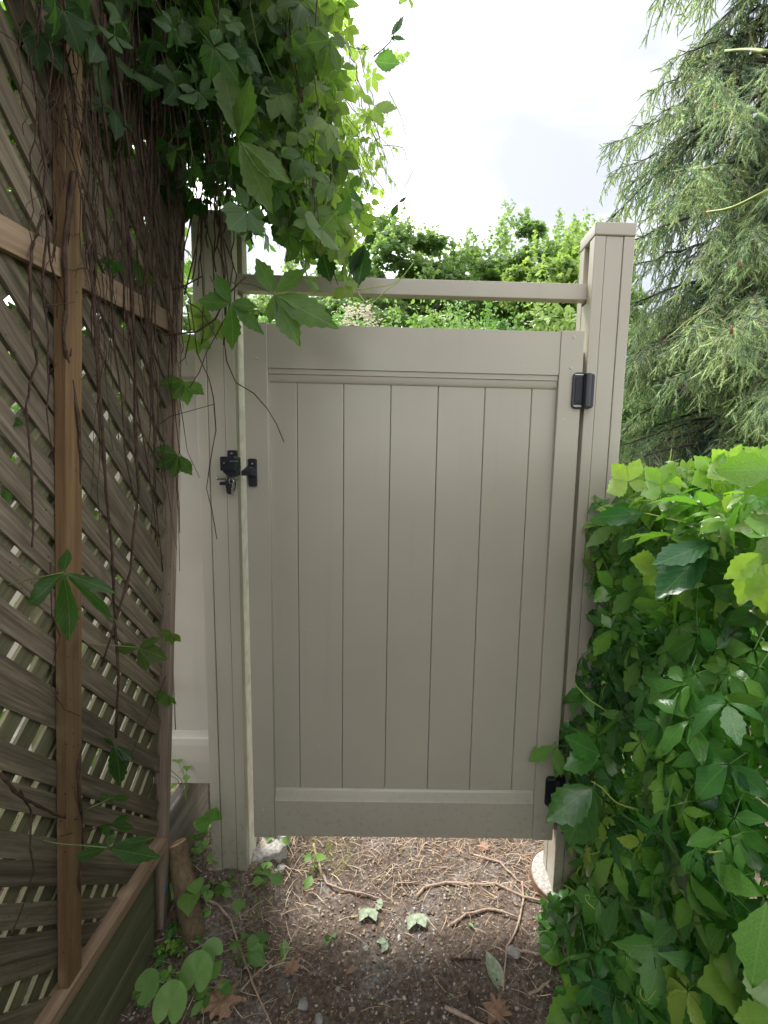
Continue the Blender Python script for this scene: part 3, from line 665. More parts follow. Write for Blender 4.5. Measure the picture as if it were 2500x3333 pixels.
# hero leaves traced leaflet by leaflet
def hero_leaf(parent, cen, Y, tips, mat='creeper', young=0., name='leaf', wid=.30, nvec=(-.2, -1, .35), petiole=None, pr=.0014):
    """leaf with its centre and leaflet tips measured; tips: (u, v, dY, width/length)"""
    c = at(*cen, Y=Y); V, Fc, U = [], [], []; k = 0
    for tp in tips:
        u, v, dy = tp[:3]; w = tp[3] if len(tp) > 3 else wid
        e = at(u, v, Y=Y+dy); d = e-c; L = d.length; d.normalize(); n = Vector(nvec) + Vector((random.gauss(0, .2), 0, random.gauss(0, .2)))
        lv, lf, lu = leaflet(14, w, True, random.uniform(.1, .35), -random.uniform(.05, .16), random.uniform(.5, .58), .012)
        lv[:, 2] = lv[:, 2] - lv[:, 1]*random.uniform(.05, .14)        # arches, returns to the measured tip
        fr = frames(np.array([d]), np.array([n]))[0]; wv = lv*L @ fr.T + np.array(c) + np.array(d)*.03*L
        V.append(wv); Fc.append(lf+k); U.append(lu); k += len(lv)
    T = (np.concatenate(V) - np.array(c), np.concatenate(Fc), np.concatenate(U)); me = tmesh('leaf', T); me.materials.append(M[mat])
    o = bpy.data.objects.new(name, me); COL.objects.link(o); o.parent = parent; o.matrix_parent_inverse = Matrix.Translation(parent.location).inverted(); o.location = c; o.color = (young, 0, 0, 1)
    if petiole:
        pts = [at(u, v, Y=y_) for u, v, y_ in petiole]; P2 = [pts[0]]
        for i in range(len(pts)-1): P2 += [pts[i].lerp(pts[i+1], .5), pts[i+1]]
        s_ = MB().tube([p-c for p in P2], pr, 6).obj('leaf_stalk', M['tendril2'], o, 0, True)
    return o
HW = lambda x, y: (1900+x*.3617, 1500+y*.3617)
hero_leaf(hedge, HW(560, 470), 1.22, [(*HW(70, 515), .02, .19)], nvec=(-.1, -1, .2))
hero_leaf(hedge, HW(1160, 720), 1.0, [(*HW(620, 920), -.03, .22), (*HW(650, 1240), -.02, .26), (*HW(1060, 1000), -.02, .26), (*HW(1200, 880), 0, .22)], nvec=(-.4, -.6, .9))
hero_leaf(hedge, HW(1240, 620), .98, [(*HW(1150, 400), .05, .24), (*HW(1300, 300), .06, .30), (*HW(1470, 440), .04, .26)], young=.9)
hero_leaf(hedge, HW(1590, 830), .8, [(*HW(1265, 1060), 0, .30), (*HW(1400, 1300), 0, .28), (*HW(1640, 1380), .0, .3)], young=.85)
hero_leaf(hedge, HW(1620, 690), .8, [(*HW(1440, 660), .02, .3), (*HW(1800, 560), .0, .3), (*HW(1500, 480), .05, .3)], young=.2, nvec=(-.4, -.5, 1))
hero_leaf(hedge, HW(1190, 1700), .95, [(*HW(1180, 2230), 0, .17), (*HW(1040, 1640), .0, .28), (*HW(1040, 1500), 0, .3), (*HW(1500, 1450), 0, .25)], nvec=(-.5, -.7, .8))
hero_leaf(hedge, HW(250, 1510), 1.35, [(*HW(90, 1760), .02, .22), (*HW(160, 1380), .02, .3), (*HW(300, 1620), .0, .3), (*HW(380, 1480), 0, .3)])
hero_leaf(hedge, HW(270, 1120), 1.36, [(*HW(110, 990), .0, .3), (*HW(90, 1270), .0, .3), (*HW(340, 1060), .0, .3)])
hero_leaf(hedge, HW(680, 970), 1.12, [(*HW(540, 1120), 0, .42), (*HW(420, 880), 0, .42)], young=.8)
hero_leaf(hedge, HS(905, 475), 1.28, [(*HS(700, 625), -.01, .30), (*HS(790, 735), .0, .30), (*HS(860, 690), .02, .24)], young=.1)
hero_leaf(hedge, HS(935, 340), 1.33, [(*HS(780, 262), 0, .30), (*HS(775, 400), 0, .3), (*HS(1010, 420), .02, .3)], nvec=(-.4, -.6, .9))
hero_leaf(hedge, HS(1215, 865), 1.05, [(*HS(1165, 1160), 0, .24), (*HS(1095, 940), 0, .3), (*HS(1320, 1010), 0, .28), (*HS(1110, 740), .02, .3)])
hero_leaf(hedge, HS(1480, 510), .85, [(*HS(1360, 560), 0, .3), (*HS(1570, 670), 0, .32), (*HS(1440, 660), 0, .3)], nvec=(-.4, -.6, .9))
hero_leaf(hedge, HS(1300, 320), 1.0, [(*HS(1275, 450), 0, .36), (*HS(1200, 330), .03, .3)], nvec=(-.4, -.6, .9))
hero_leaf(hedge, HS(1520, 260), .9, [(*HS(1335, 230), 0, .28), (*HS(1470, 450), 0, .26), (*HS(1590, 440), 0, .28)])
hero_leaf(hedge, HS(1110, 720), 1.1, [(*HS(1005, 700), .0, .3), (*HS(1090, 800), 0, .3), (*HS(1130, 640), 0, .3)], young=.9)
hero_leaf(hedge, HS(880, 1410), 1.22, [(*HS(700, 1500), -.03, .30), (*HS(1060, 1490), -.03, .30), (*HS(880, 1240), .04, .30), (*HS(760, 1290), .03, .3)], nvec=(-.1, -.5, 1))
hero_leaf(hedge, HS(1700, 1480), .62, [(*HS(1505, 1480), .0, .30), (*HS(1560, 1220), .05, .32), (*HS(1670, 1160), .05, .3)], young=.45, nvec=(-.4, -.6, .9))
hero_leaf(hedge, HS(1640, 1330), .75, [(*HS(1350, 1340), .0, .34), (*HS(1420, 1240), .0, .3)], young=.5, nvec=(-.4, -.6, .9))
hero_leaf(hedge, HS(1310, 1340), .9, [(*HS(1200, 1260), 0, .3), (*HS(1350, 1420), 0, .3), (*HS(1230, 1380), 0, .3)], young=.5, nvec=(-.4, -.6, .9))
hero_leaf(hedge, HS(1660, 1170), .75, [(*HS(1550, 1100), 0, .36), (*HS(1700, 1280), 0, .36)], young=.4, nvec=(-.4, -.6, .9))
for (x_, y_) in ((1530, 240), (1150, 120), (1300, 60), (1600, 40), (700, 220), (400, 190)):
    u, v = TS(x_, y_); hero_leaf(hedge, (u, v), 1.15, [(u-55, v-60, 0, .35), (u+40, v-75, 0, .33), (u-70, v+35, -.03, .33), (u+65, v+25, -.03, .33)], young=random.uniform(.2, .9))
tag(hedge)

# ================================================================== HANGING CREEPER OVER THE LATTICE (left)
vine = thing('hanging_creeper', (-.75, 1.4, 0), 'dark mass of creeper stems and leaves hanging from the lattice top', 'creeper')
bot_u = [0, 90, 200, 330, 480, 560, 620, 700, 800, 900, 1000, 1080, 1160, 1220, 1290, 1320]
bot_v = [130, 100, 120, 330, 260, 560, 640, 720, 760, 800, 860, 900, 880, 760, 640, 300]
soup = Soup(); HM = [palmate(6, n, w, sd, True, True, droop=.35) for n, w, sd in ((5, .30, 31), (5, .34, 32), (3, .38, 33), (5, .27, 34), (3, .33, 35))]
allP, allD, allN, allS, allY = [], [], [], [], []
stems = MB(); stems_g = MB()
def project(p):
    v = Vector(p) - Vector((0, 0, CAM_H)); d = v.dot(fw); return CXP + FPX*v.dot(rx)/d, CYP - FPX*v.dot(uy)/d
for i in range(205):
    Yd = random.uniform(1.35, 2.15) if i % 4 else random.uniform(1.22, 1.5)
    u = random.choice((random.uniform(430, 1250), random.uniform(560, 1130), random.uniform(560, 1330)))
    edge = u > 1120
    if edge: Yd = random.uniform(1.9, 2.4)
    vb = np.interp(u, bot_u, bot_v) - abs(random.gauss(0, 150)) + random.uniform(-10, 40)
    pb = at(u, vb, Y=Yd); pt = pb + Vector((-random.uniform(0, .25) - (.1 if edge else 0), random.uniform(-.1, .1), max(.15, 3.35 - pb.z)*random.uniform(.7, 1)))
    pts = wiggle(pt, pb, 14, .010)
    (stems_g if random.random() < .4 else stems).tube(pts, [.0022*(1-.5*k/14) for k in range(15)], 4, False)
    L = (pt-pb).length; nl = int(L/(.052 if not edge else .075)); backlit_tint = np.clip((u-930)/260, 0, 1)*.85  # leaves tinted paler towards the right, backlight put into the colour
    for k in range(nl):
        t = (k + random.random())/nl; p = pt.lerp(pb, t) + Vector((random.gauss(0, .03), random.gauss(0, .03), random.gauss(0, .015)))
        # open window of sky low down beside the post
        uu, vv = project(p)
        if uu < 1000 and vv > 560 + max(0, (uu-620))*.25 and random.random() < (.72 if uu < 900 else .35): continue
        if uu < 860 and vv > 250 and random.random() < .66: continue
        if uu > 980 and random.random() < .08: continue
        allP.append(p); allD.append((random.gauss(0, .5), random.gauss(0, .5), -1)); allN.append((random.gauss(0, .6), random.gauss(-.2, .7), random.uniform(.1, .9)))
        allS.append(random.uniform(.028, .072) * (1 if not edge else .8)); allY.append(np.clip(backlit_tint*random.uniform(.4, 1.5) + (.25 if random.random() < .12 else 0), 0, 1))
# foliage along the top of the lattice screen, above and behind it
for i in range(1350):
    y = random.uniform(.35, 1.9); x = -.66 + random.gauss(0, .10) - (.12 if random.random() < .4 else 0); z = random.uniform(2.36, 3.35)
    if z < 2.62 + .2*math.sin(9*y) and random.random() < .55: continue
    allP.append(Vector((x + .10*(z-2.6), y, z))); allD.append((random.gauss(0, .5), random.gauss(0, .5), -1)); allN.append((random.gauss(.4, .5), random.gauss(-.2, .6), random.uniform(.1, .9))); allS.append(random.uniform(.035, .065)); allY.append(0)
for i in range(900):  # unseen canopy over the path, added to shade the lattice and vine
    y = random.uniform(-.6, 1.2); x = -.85 + abs(random.gauss(0, .24)); z = random.uniform(2.66, 3.3) + .25*max(0, x+.6)
    allP.append(Vector((x, y, z))); allD.append((random.gauss(0, .6), random.gauss(0, .6), -1)); allN.append((random.gauss(.4, .5), random.gauss(-.2, .6), random.uniform(.3, 1))); allS.append(random.uniform(.04, .07)); allY.append(0)
allP = np.array([tuple(p) for p in allP]); allD = np.array(allD); allN = np.array(allN); allS = np.array(allS); allY = np.array(allY)
dist = np.linalg.norm(allP - [0, 0, CAM_H], axis=1); vis = []
for i, p in enumerate(allP):
    u, v = project(p); vis.append(0 < u < 2500 and 0 < v < 3333)
score = allS/dist*np.array(vis); order = np.argsort(-score); big, rest = order[:262], order[262:]
HVM = [tmesh('hanging_leaf', t) for t in [palmate(9, n, w, sd, True, True, droop=.35) for n, w, sd in ((5, .30, 41), (5, .34, 42), (3, .38, 43), (5, .27, 44))]]
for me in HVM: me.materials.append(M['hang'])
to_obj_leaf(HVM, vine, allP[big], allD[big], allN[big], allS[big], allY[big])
for k, T in enumerate(HM):
    ix = rest[k::len(HM)]; soup.add(*T, allP[ix], frames(allD[ix], allN[ix]), allS[ix], RNG.random(len(ix)), allY[ix])
# sparse leaves behind the lattice
for T_ in HM[1:4]:
    n = 420; pp = np.stack([RNG.uniform(-1.15, -.86, n), RNG.uniform(.3, 2.0, n), 1.85+1.25*RNG.random(n)**.75], 1)
    soup.add(*T_, pp, frames(rv(n, .5)+[0, 0, -1], rv(n, .5)+[.6, -.2, .5]), RNG.uniform(.04, .065, n), RNG.random(n), RNG.uniform(0, .25, n))
n = 260; pp = np.stack([RNG.uniform(-1.15, -.93, n), RNG.uniform(.5, 1.6, n), RNG.uniform(.5, 2.9, n)], 1)
soup.add(*HM[0], pp, frames(rv(n, .5)+[0, 0, -1], rv(n, .5)+[-.3, 0, .7]), RNG.uniform(.03, .05, n), RNG.random(n), RNG.uniform(0, .8, n))
PI_ = Matrix.Translation(vine.location).inverted()
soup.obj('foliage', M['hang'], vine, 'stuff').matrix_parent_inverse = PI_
o = stems.obj('hanging_strands', M['vine_bark'], vine, 0, True); o.matrix_parent_inverse = PI_; o['kind'] = 'stuff'
o = stems_g.obj('green_strands', M['tendril2'], vine, 0, True); o.matrix_parent_inverse = PI_; o['kind'] = 'stuff'
# woody stems climbing the face of the lattice: (display) polylines measured on the screen plane plus free ones
def lp_(u, v, off=.02):
    """point on the leaning screen, off metres in front"""
    d = WV((u - CXP)/FPX, -(v - CYP)/FPX, 1)
    # plane x = LX0 + LEAN*z + off
    t = (LX0 + off + LEAN*CAM_H)/(d.x - LEAN*d.z); return Vector((d.x*t, d.y*t, d.z*t + CAM_H))
LC = lambda x, y, y0: (x*.3617, y0 + y*.3617)
stem_list = [
 ([(190, 0), (225, 300), (262, 640), (300, 900), (318, 1200), (335, 1420), (345, 1600), (365, 1800), (372, 2000), (385, 2200), (378, 2400)], .0085),
 ([(330, 60), (380, 400), (420, 800), (440, 1150), (440, 1400), (452, 1600), (432, 1750), (425, 1860), (380, 2010), (330, 2170)], .0080),
 ([(240, 560), (210, 800), (215, 1000), (205, 1100), (225, 1200), (255, 1350), (262, 1480), (258, 1600)], .0085),
 ([(140, 700), (110, 790), (95, 900), (105, 1100), (122, 1180), (95, 1250), (85, 1330), (100, 1500), (108, 1700), (105, 1780)], .0052),
 ([(150, 700), (165, 860), (215, 1010), (235, 1080), (230, 1160)], .004),
 ([(360, 100), (390, 500), (400, 800), (405, 1000), (430, 1100), (450, 1350), (480, 1500), (500, 1650), (515, 1780)], .005),
 ([(470, 100), (480, 400), (500, 700), (495, 1000), (490, 1200), (500, 1400), (508, 1650), (530, 1860)], .0045),
 ([(300, 200), (330, 500), (350, 800), (370, 1100), (395, 1300), (410, 1500), (440, 1630)], .0045),
 ([(420, 0), (450, 300), (470, 500), (488, 700), (520, 900), (560, 1050), (575, 1130)], .005),
 ([(0, 2520), (60, 2590), (120, 2620), (190, 2655), (240, 2668), (262, 2660)], .0065),
 ([(262, 2400), (255, 2550), (265, 2650), (270, 2760), (258, 2850), (262, 2920)], .006),
 ([(65, 2575), (100, 2640), (98, 2760), (110, 2830), (75, 2950), (38, 3040)], .0042),
 ([(165, 1830), (168, 2000), (195, 2070), (170, 2170), (168, 2250), (210, 2310), (260, 2330)], .0026),
 ([(540, 2200), (500, 2300), (460, 2380), (430, 2450)], .0026),
 ([(200, 2720), (300, 2700), (350, 2680), (420, 2700)], .003),
]
for pl, r in stem_list:
    pts = [lp_(u, v, random.uniform(.012, .035)) for u, v in pl]; P2 = []
    for i in range(len(pts)-1):
        for t in (0, .25, .5, .75): P2.append(pts[i].lerp(pts[i+1], t) + Vector((0, random.gauss(0, .0009), 0)))
    P2.append(pts[-1])
    o = MB().tube(P2, [r*.50*random.uniform(.8, 1.3)*(1-.35*i/len(P2)) for i in range(len(P2))], 7).obj('woody_stem', M['vine_bark'], vine, 0, True); o.matrix_parent_inverse = PI_
for i in range(66):
    u0 = random.uniform(60, 600) if i % 4 else random.uniform(250, 600); v0 = random.uniform(-150, 300); u1 = u0 + random.gauss(70, 80); v1 = random.uniform(500, 1900) if u0 > 250 else random.uniform(300, 1500)
    P2 = wiggle(lp_(u0, v0, random.uniform(.01, .07)), lp_(min(u1, 585), v1, random.uniform(.01, .05)), 14, .0055)
    rr_ = random.uniform(.0010, .0028)
    for sh in range(3):
        k_ = random.randrange(1, len(P2)-2); q1_ = P2[k_] + Vector((random.uniform(.0, .02), random.gauss(0, .04), random.uniform(-.14, .05)))
        MB().tube(wiggle(P2[k_], q1_, 4, .003), [rr_*.6, rr_*.5, rr_*.45, rr_*.3, rr_*.2], 4).obj('side_stem', M['vine_bark'], vine, 0, True).matrix_parent_inverse = PI_
    o = MB().tube(P2, [rr_*(1-.7*j/len(P2)) for j in range(len(P2))], 5).obj('woody_stem', M['vine_bark'], vine, 0, True); o.matrix_parent_inverse = PI_
# bare twigs hanging free in front of the left post and the gate
CR = lambda x, y: (560 + x/4.1475, 900 + y/4.1475)
twl = [
 ([CR(640, -900), CR(790, 330), CR(740, 560), CR(700, 850), CR(740, 1150), CR(860, 1430), (826, 1280), (870, 1330), (900, 1380), (925, 1440)], 1.38, .0030),
 ([CR(80, 0), CR(240, 300), CR(290, 640), CR(345, 1050), CR(500, 1380), CR(560, 1640), (697, 1320), (703, 1400), (690, 1470), (672, 1590), (690, 1660), (706, 1755)], 1.42, .0026),
 ([CR(0, 180), CR(180, 120), CR(400, 0)], 1.40, .0036),
 ([CR(780, 450), CR(600, 780), CR(460, 1030), CR(370, 1290), CR(230, 1510)], 1.40, .0022),
 ([CR(200, 380), CR(250, 740), CR(180, 1090), CR(100, 1170)], 1.42, .0026),
 ([CR(130, 500), CR(125, 750), CR(160, 960), CR(125, 1045)], 1.43, .0020),
 ([CR(200, 340), CR(360, 430), CR(470, 590), CR(610, 855)], 1.41, .0022),
 ([(585, 1300), (600, 1400), (610, 1470), (650, 1555)], 1.42, .0016),
 ([(350, 1530), (450, 1430), (555, 1355), (700, 1315)], 1.40, .0020),
 ([(0, 900), (90, 840), (150, 720), (220, 620)], 1.0, .0026),
 ([(450, 1020), (540, 1090), (640, 1080), (700, 1040), (740, 960), (800, 900)], 1.30, .0036),
 ([(600, 960), (640, 800), (660, 600), (690, 420)], 1.45, .003),
 ([(700, 960), (690, 800), (640, 640), (620, 400)], 1.5, .003),
 ([(740, 980), (760, 860), (700, 700), (690, 500)], 1.6, .0026),
 ([(840, 690), (880, 660), (900, 620), (1000, 560)], 1.45, .0026)]
for pl, Yd, r in twl:
    pts = [at(u, v, Y=Yd + random.uniform(-.01, .01)) for u, v in pl]; P2 = []
    for i in range(len(pts)-1):
        for t in (0, .5): P2.append(pts[i].lerp(pts[i+1], t))
    P2.append(pts[-1])
    o = MB().tube(P2, [r*.7*random.uniform(.85, 1.25)*(1-.35*i/len(P2)) for i in range(len(P2))], 6).obj('bare_twig', M['vine_bark'], vine, 0, True); o.matrix_parent_inverse = PI_
for i in range(30):
    u = random.uniform(590, 790); v0 = random.uniform(200, 700); P2 = wiggle(at(u, v0, Y=random.uniform(1.35, 1.6)), at(u + random.gauss(0, 50), v0 + random.uniform(250, 520), Y=random.uniform(1.35, 1.6)), 10, .0045)
    o = MB().tube(P2, random.uniform(.001, .0024), 5).obj('bare_twig', M['vine_bark'], vine, 0, True); o.matrix_parent_inverse = PI_
# thin green tendrils against the sky at the mass's right edge
SK = lambda x, y: (550 + x/2.011, y/2.011)
for pl, Yd, r, mt_ in (([SK(1340, 370), SK(1450, 280), SK(1500, 160), SK(1550, 20)], 1.9, .0022, 'vine_bark'),
    ([SK(1250, 1560), SK(1350, 1400), SK(1480, 1300), SK(1560, 1200), SK(1600, 1110)], 1.9, .0018, 'tendril2'),
    ([SK(1150, 1700), SK(1250, 1950), SK(1320, 2000), SK(1420, 1900), SK(1500, 1850), SK(1600, 1720)], 1.5, .0024, 'tendril'),
    ([SK(1230, 1900), SK(1340, 1880), SK(1450, 1870), SK(1550, 1790)], 1.5, .0016, 'tendril'),
    ([SK(1300, 1960), SK(1380, 2060), SK(1350, 2150)], 1.5, .0016, 'tendril'),
    ([SK(1250, 1000), SK(1330, 1150), SK(1400, 1230), SK(1440, 1330)], 1.9, .0016, 'tendril2'),
    ([SK(1440, 600), SK(1520, 760), SK(1550, 880)], 1.9, .0014, 'tendril2'), ([SK(1400, 950), SK(1540, 960), SK(1555, 1050)], 1.9, .0014, 'tendril2')):
    runner(pl, [Yd]*len(pl), r, mt_, vine)
hl = lambda *a, **k: hero_leaf(vine, *a, mat='hang', **k)
hl(SK(455, 915), 1.20, [(*SK(530, 500), .0, .26), (*SK(790, 1180), .0, .19), (*SK(665, 1380), .0, .20), (*SK(325, 330), .03, .14)], young=.25)
hl(SK(690, 1925), 1.22, [(*SK(575, 1695), .0, .26), (*SK(900, 1760), .0, .26), (*SK(660, 2120), .0, .22), (*SK(855, 2260), .0, .22), (*SK(1105, 2150), .0, .22)], petiole=[(*SK(690, 1925), 1.22), (*SK(540, 1860), 1.24), (*SK(280, 1840), 1.3)], young=.12)
hl(SK(405, 1985), 1.22, [(*SK(195, 1975), .0, .34), (*SK(420, 2290), .0, .24), (*SK(625, 2195), .0, .15), (*SK(300, 1790), .0, .24), (*SK(580, 2010), .0, .26)], petiole=[(*SK(405, 1985), 1.22), (*SK(330, 1900), 1.25), (*SK(270, 1810), 1.3)])
hl(SK(1340, 400), 1.9, [(*SK(1510, 420), .0, .42)]); hl(SK(1340, 690), 1.9, [(*SK(1490, 720), 0, .4), (*SK(1260, 620), 0, .3), (*SK(1400, 840), 0, .25)], young=.7)
hl(SK(1450, 240), 1.9, [(*SK(1540, 120), 0, .2), (*SK(1545, 265), 0, .25), (*SK(1480, 270), 0, .2)])
hl(SK(1280, 1480), 1.8, [(*SK(1190, 1230), 0, .16), (*SK(1280, 1540), 0, .3)])
hl(SK(1500, 1330), 1.9, [(*SK(1460, 1420), 0, .3), (*SK(1560, 1290), 0, .2)])
hl(SK(870, 1590), 1.4, [(*SK(680, 1580), 0, .3), (*SK(760, 1720), 0, .3), (*SK(960, 1500), 0, .3), (*SK(870, 1330), 0, .28), (*SK(1000, 1640), 0, .28)])
hl(SK(1000, 1640), 1.45, [(*SK(1060, 1850), 0, .33), (*SK(940, 1700), 0, .3), (*SK(1160, 1560), 0, .3)])
hl(SK(1280, 1600), 1.5, [(*SK(1240, 1890), 0, .26), (*SK(1360, 1520), 0, .3), (*SK(1180, 1790), 0, .3)])
hl(SK(1180, 1250), 1.5, [(*SK(1090, 1420), 0, .35), (*SK(1240, 1150), 0, .3)])
hl(SK(760, 1500), 1.4, [(*SK(720, 1560), 0, .3), (*SK(640, 1380), 0, .26), (*SK(820, 1330), 0, .26)], young=.3)
LL = lambda x, y: (x/2.765, 1800 + y/2.765)
hl(LL(570, 175), .86, [(*LL(232, 470), .0, .26), (*LL(672, 785), -.01, .24), (*LL(600, -40), .02, .42), (*LL(1078, 580), .02, .10), (*LL(1050, 360), .03, .13)], petiole=[(*LL(570, 175), .86), (*LL(300, 230), .87), (*LL(-60, 320), .9)])
hl(LL(1250, 850), 1.18, [(*LL(1040, 870), 0, .25), (*LL(1450, 760), 0, .2), (*LL(1330, 1060), 0, .3), (*LL(1500, 960), 0, .3)], petiole=[(*LL(1250, 850), 1.18), (*LL(1000, 830), 1.15), (*LL(770, 815), 1.1)], young=.2)
L2 = lambda x, y: (x/2.37, 2400 + y/2.37)
hl(L2(830, 850), .95, [(*L2(585, 925), 0, .26), (*L2(1245, 940), 0, .16), (*L2(885, 735), .02, .36), (*L2(1185, 775), .02, .13)], petiole=[(*L2(830, 850), .95), (*L2(450, 820), .95), (*L2(120, 750), .97)], nvec=(-.1, -.5, 1))
hl(L2(880, 60), 1.12, [(*L2(940, 370), 0, .25), (*L2(1030, 180), 0, .22), (*L2(800, 0), 0, .3)]); hl(L2(850, 470), 1.10, [(*L2(760, 450), 0, .3), (*L2(1005, 465), 0, .2), (*L2(880, 520), 0, .3)], petiole=[(*L2(850, 470), 1.1), (*L2(600, 590), 1.06)])
hl(L2(860, 680), 1.12, [(*L2(780, 740), 0, .4), (*L2(1000, 600), 0, .2), (*L2(1040, 690), 0, .2)])
for (u, v, Yd, sz, yy_) in ((415, 830, 1.25, 95, 0), (470, 880, 1.28, 60, .3), (372, 850, 1.1, 50, 0), (580, 1480, 1.38, 80, .1), (600, 1240, 1.40, 80, .1), (100, 1330, 1.0, 30, .6), (20, 1360, .9, 60, 0), (10, 1590, .88, 55, 0), (545, 2260, 1.4, 45, .1), (690, 1030, 1.5, 90, .5), (640, 1100, 1.5, 60, .3), (560, 2060, 1.38, 40, .2), (40, 870, 1.0, 60, .7)):
    a0 = random.uniform(-.4, .4); hl((u, v), Yd, [(u+sz*math.sin(a0+a_), v+sz*math.cos(a0+a_), 0, .3) for a_ in (-1.6, -.8, 0, .8)], young=yy_)
for (u, v) in ((1500, 0), ):
    pass

# ================================================================== GROUND CLUTTER
def gpt(u, v, dz=.0):
    p = at(u, v, Z=0.); p.z = float(gh(p.x, p.y)) + dz; return p
GC = lambda x, y: (600 + x/1.3825, 2700 + y/1.3825)
def twig(pix, r, label, mat='twig_bark', lift=.006):
    r *= 1.2
    pts = [gpt(*GC(x, y), r + lift*random.random()) for x, y in pix]; c = pts[0]; P2 = []
    for i in range(len(pts)-1):
        for t in (0, .33, .66): P2.append(pts[i].lerp(pts[i+1], t) + Vector((random.gauss(0, .0012), random.gauss(0, .0012), random.gauss(0, .0006))))
    P2.append(pts[-1]); t = thing('fallen_twig', c, label, 'twig', 'fallen twigs on the soil')
    MB().tube([p-c for p in P2], [r*random.uniform(.85, 1.2)*(1-.4*i/len(P2)) for i in range(len(P2))], 7).obj('stem', M[mat], t, 0, True)
    k = len(P2)//2; q0 = P2[k]; q1 = q0 + Vector((random.uniform(-.03, .03), random.uniform(-.03, .03), .004)); MB().tube([q0-c, q1-c], [r*.6, r*.3], 5).obj('side_shoot', M[mat], t, 0, True)
twig([(580, 85), (610, 170), (640, 245), (720, 275), (800, 290), (890, 300)], .0045, 'bent brown twig below the left half of the gate')
twig([(1045, 295), (1080, 250), (1180, 232), (1270, 242), (1400, 240), (1530, 310), (1659, 345)], .0050, 'long arching pale twig reaching to the right post')
twig([(1520, 240), (1527, 320), (1500, 440), (1450, 540), (1440, 640), (1435, 725)], .0034, 'upright running pale twig crossing the long arched one')
twig([(1200, 430), (1270, 385), (1360, 362), (1420, 370), (1500, 400)], .0045, 'short curved twig lying inside the long arched one')
twig([(1175, 780), (1250, 820), (1350, 875), (1400, 930)], .0055, 'thick pale twig at the bottom edge beside a dry leaf')
twig([(80, 400), (150, 430), (210, 480), (280, 650), (330, 770), (400, 920)], .0036, 'long straw coloured stalk beside the heart leaved plant')
twig([(1490, 540), (1560, 555), (1640, 575)], .0032, 'thin brown twig pointing at the right hand creeper')
twig([(1550, 750), (1590, 730), (1650, 690)], .0040, 'broken pale twig stub near the creeper foot')
twig([(1300, 105), (1420, 150), (1500, 230), (1560, 280), (1640, 310)], .0035, 'thin twig curving round the concrete footing')
twig([(250, 770), (310, 690), (400, 600)], .0026, 'thin straight twig crossing the straw coloured stalk')
twig([(1200, 575), (1270, 582), (1335, 585)], .0030, 'dark little twig in the middle of the path', 'vine_bark')
twig([(0, 520), (40, 560), (110, 590)], .003, 'brown twig at the foot of the log')
twig([(960, 240), (1010, 232), (1060, 225)], .0028, 'short light twig left of the arched one')
# fallen leaves
def lobed(n=5, size=1.):
    H_ = [(.04, -.34), (.14, -.37), (.26, -.44), (.30, -.34), (.24, -.22), (.30, -.20), (.46, -.22), (.56, -.16), (.48, -.06), (.34, .02), (.33, .10), (.42, .20), (.52, .34), (.40, .34), (.28, .30), (.17, .30), (.16, .40), (.12, .50)]
    P = [(0, -.52)] + H_ + [(.02, .64)] + [(-a_, b_*.96+.02) for a_, b_ in H_[::-1]]
    v = [(0, .02, .06)] + [(x*random.uniform(.9, 1.1), y*random.uniform(.9, 1.1), abs(x)*.25+random.uniform(0, .07)) for x, y in P]
    f = [(0, 1+i, 1+(i+1) % len(P)) for i in range(len(P))]; return np.array(v)*size, np.array(f), np.array([(.5+x[0], .5+x[1]) for x in v])
def fallen(u, v, size, mat, label, rot, kind='lobed', cat='fallen leaf', name='fallen_leaf'):
    p = gpt(*GC(u, v), .008); T = lobed(size=size) if kind == 'lobed' else None
    if kind == 'blade': lv, lf, lu = leaflet(10, .2, False, .5, .05); T = ((lv-[0, .5, 0])*size, lf, lu)
    if kind == 'pair':
        a_, b_ = leaflet(8, .3, True, .35, .15), leaflet(8, .32, True, .3, .1); Vp = []
        for (lv, lf, lu), an in ((a_, .5), (b_, -.55)):
            c, s_ = math.cos(an), math.sin(an); Vp.append(np.stack([lv[:, 0]*c + lv[:, 1]*s_, -lv[:, 0]*s_ + lv[:, 1]*c, lv[:, 2]+.05], 1)*size)
        T = (np.concatenate(Vp), np.concatenate([a_[1], b_[1]+len(a_[0])]), np.concatenate([a_[2], b_[2]]))
    me = tmesh(name, T); o = link(name, me, M[mat]); o.location = p; o.rotation_euler = (random.gauss(0, .12), random.gauss(0, .12), R(rot)); tag(o, label, cat)
    return o
fallen(165, 835, .105, 'dead', 'orange brown oak leaf below the heart leaved plant', 20)
fallen(1415, 805, .080, 'dead', 'orange brown curled leaf at the bottom right of the path', 130)
fallen(485, 630, .060, 'dead', 'small tan lobed leaf left of the path middle', 60)
fallen(1350, 75, .05, 'dead', 'pinkish dry leaf just under the gate', 10)
fallen(825, 345, .062, 'wilt', 'pale wilted leaf pair left of the other pair', 185, 'pair')
fallen(1045, 365, .066, 'wilt', 'pale wilted leaf pair in the path middle', 180, 'pair')
fallen(915, 480, .04, 'wilt', 'small crumpled grey green leaf on the soil', 120, 'pair')
fallen(1395, 640, .13, 'wilt', 'long folded grey green leaf pointing down the path', 196, 'blade')
fallen(450, 555, .075, 'weed', 'bright green creeper leaflet lying on the soil', 10, 'blade')
fallen(895, 325, .035, 'wilt', 'small dark green curled leaf beside the bent twig', 80, 'pair')
fallen(1290, 430, .03, 'weed', 'tiny bright green leaf inside the arched twig', 40, 'blade')
fallen(1290, 745, .05, 'chip', 'narrow tan wood chip upright in the picture', 0, 'blade')
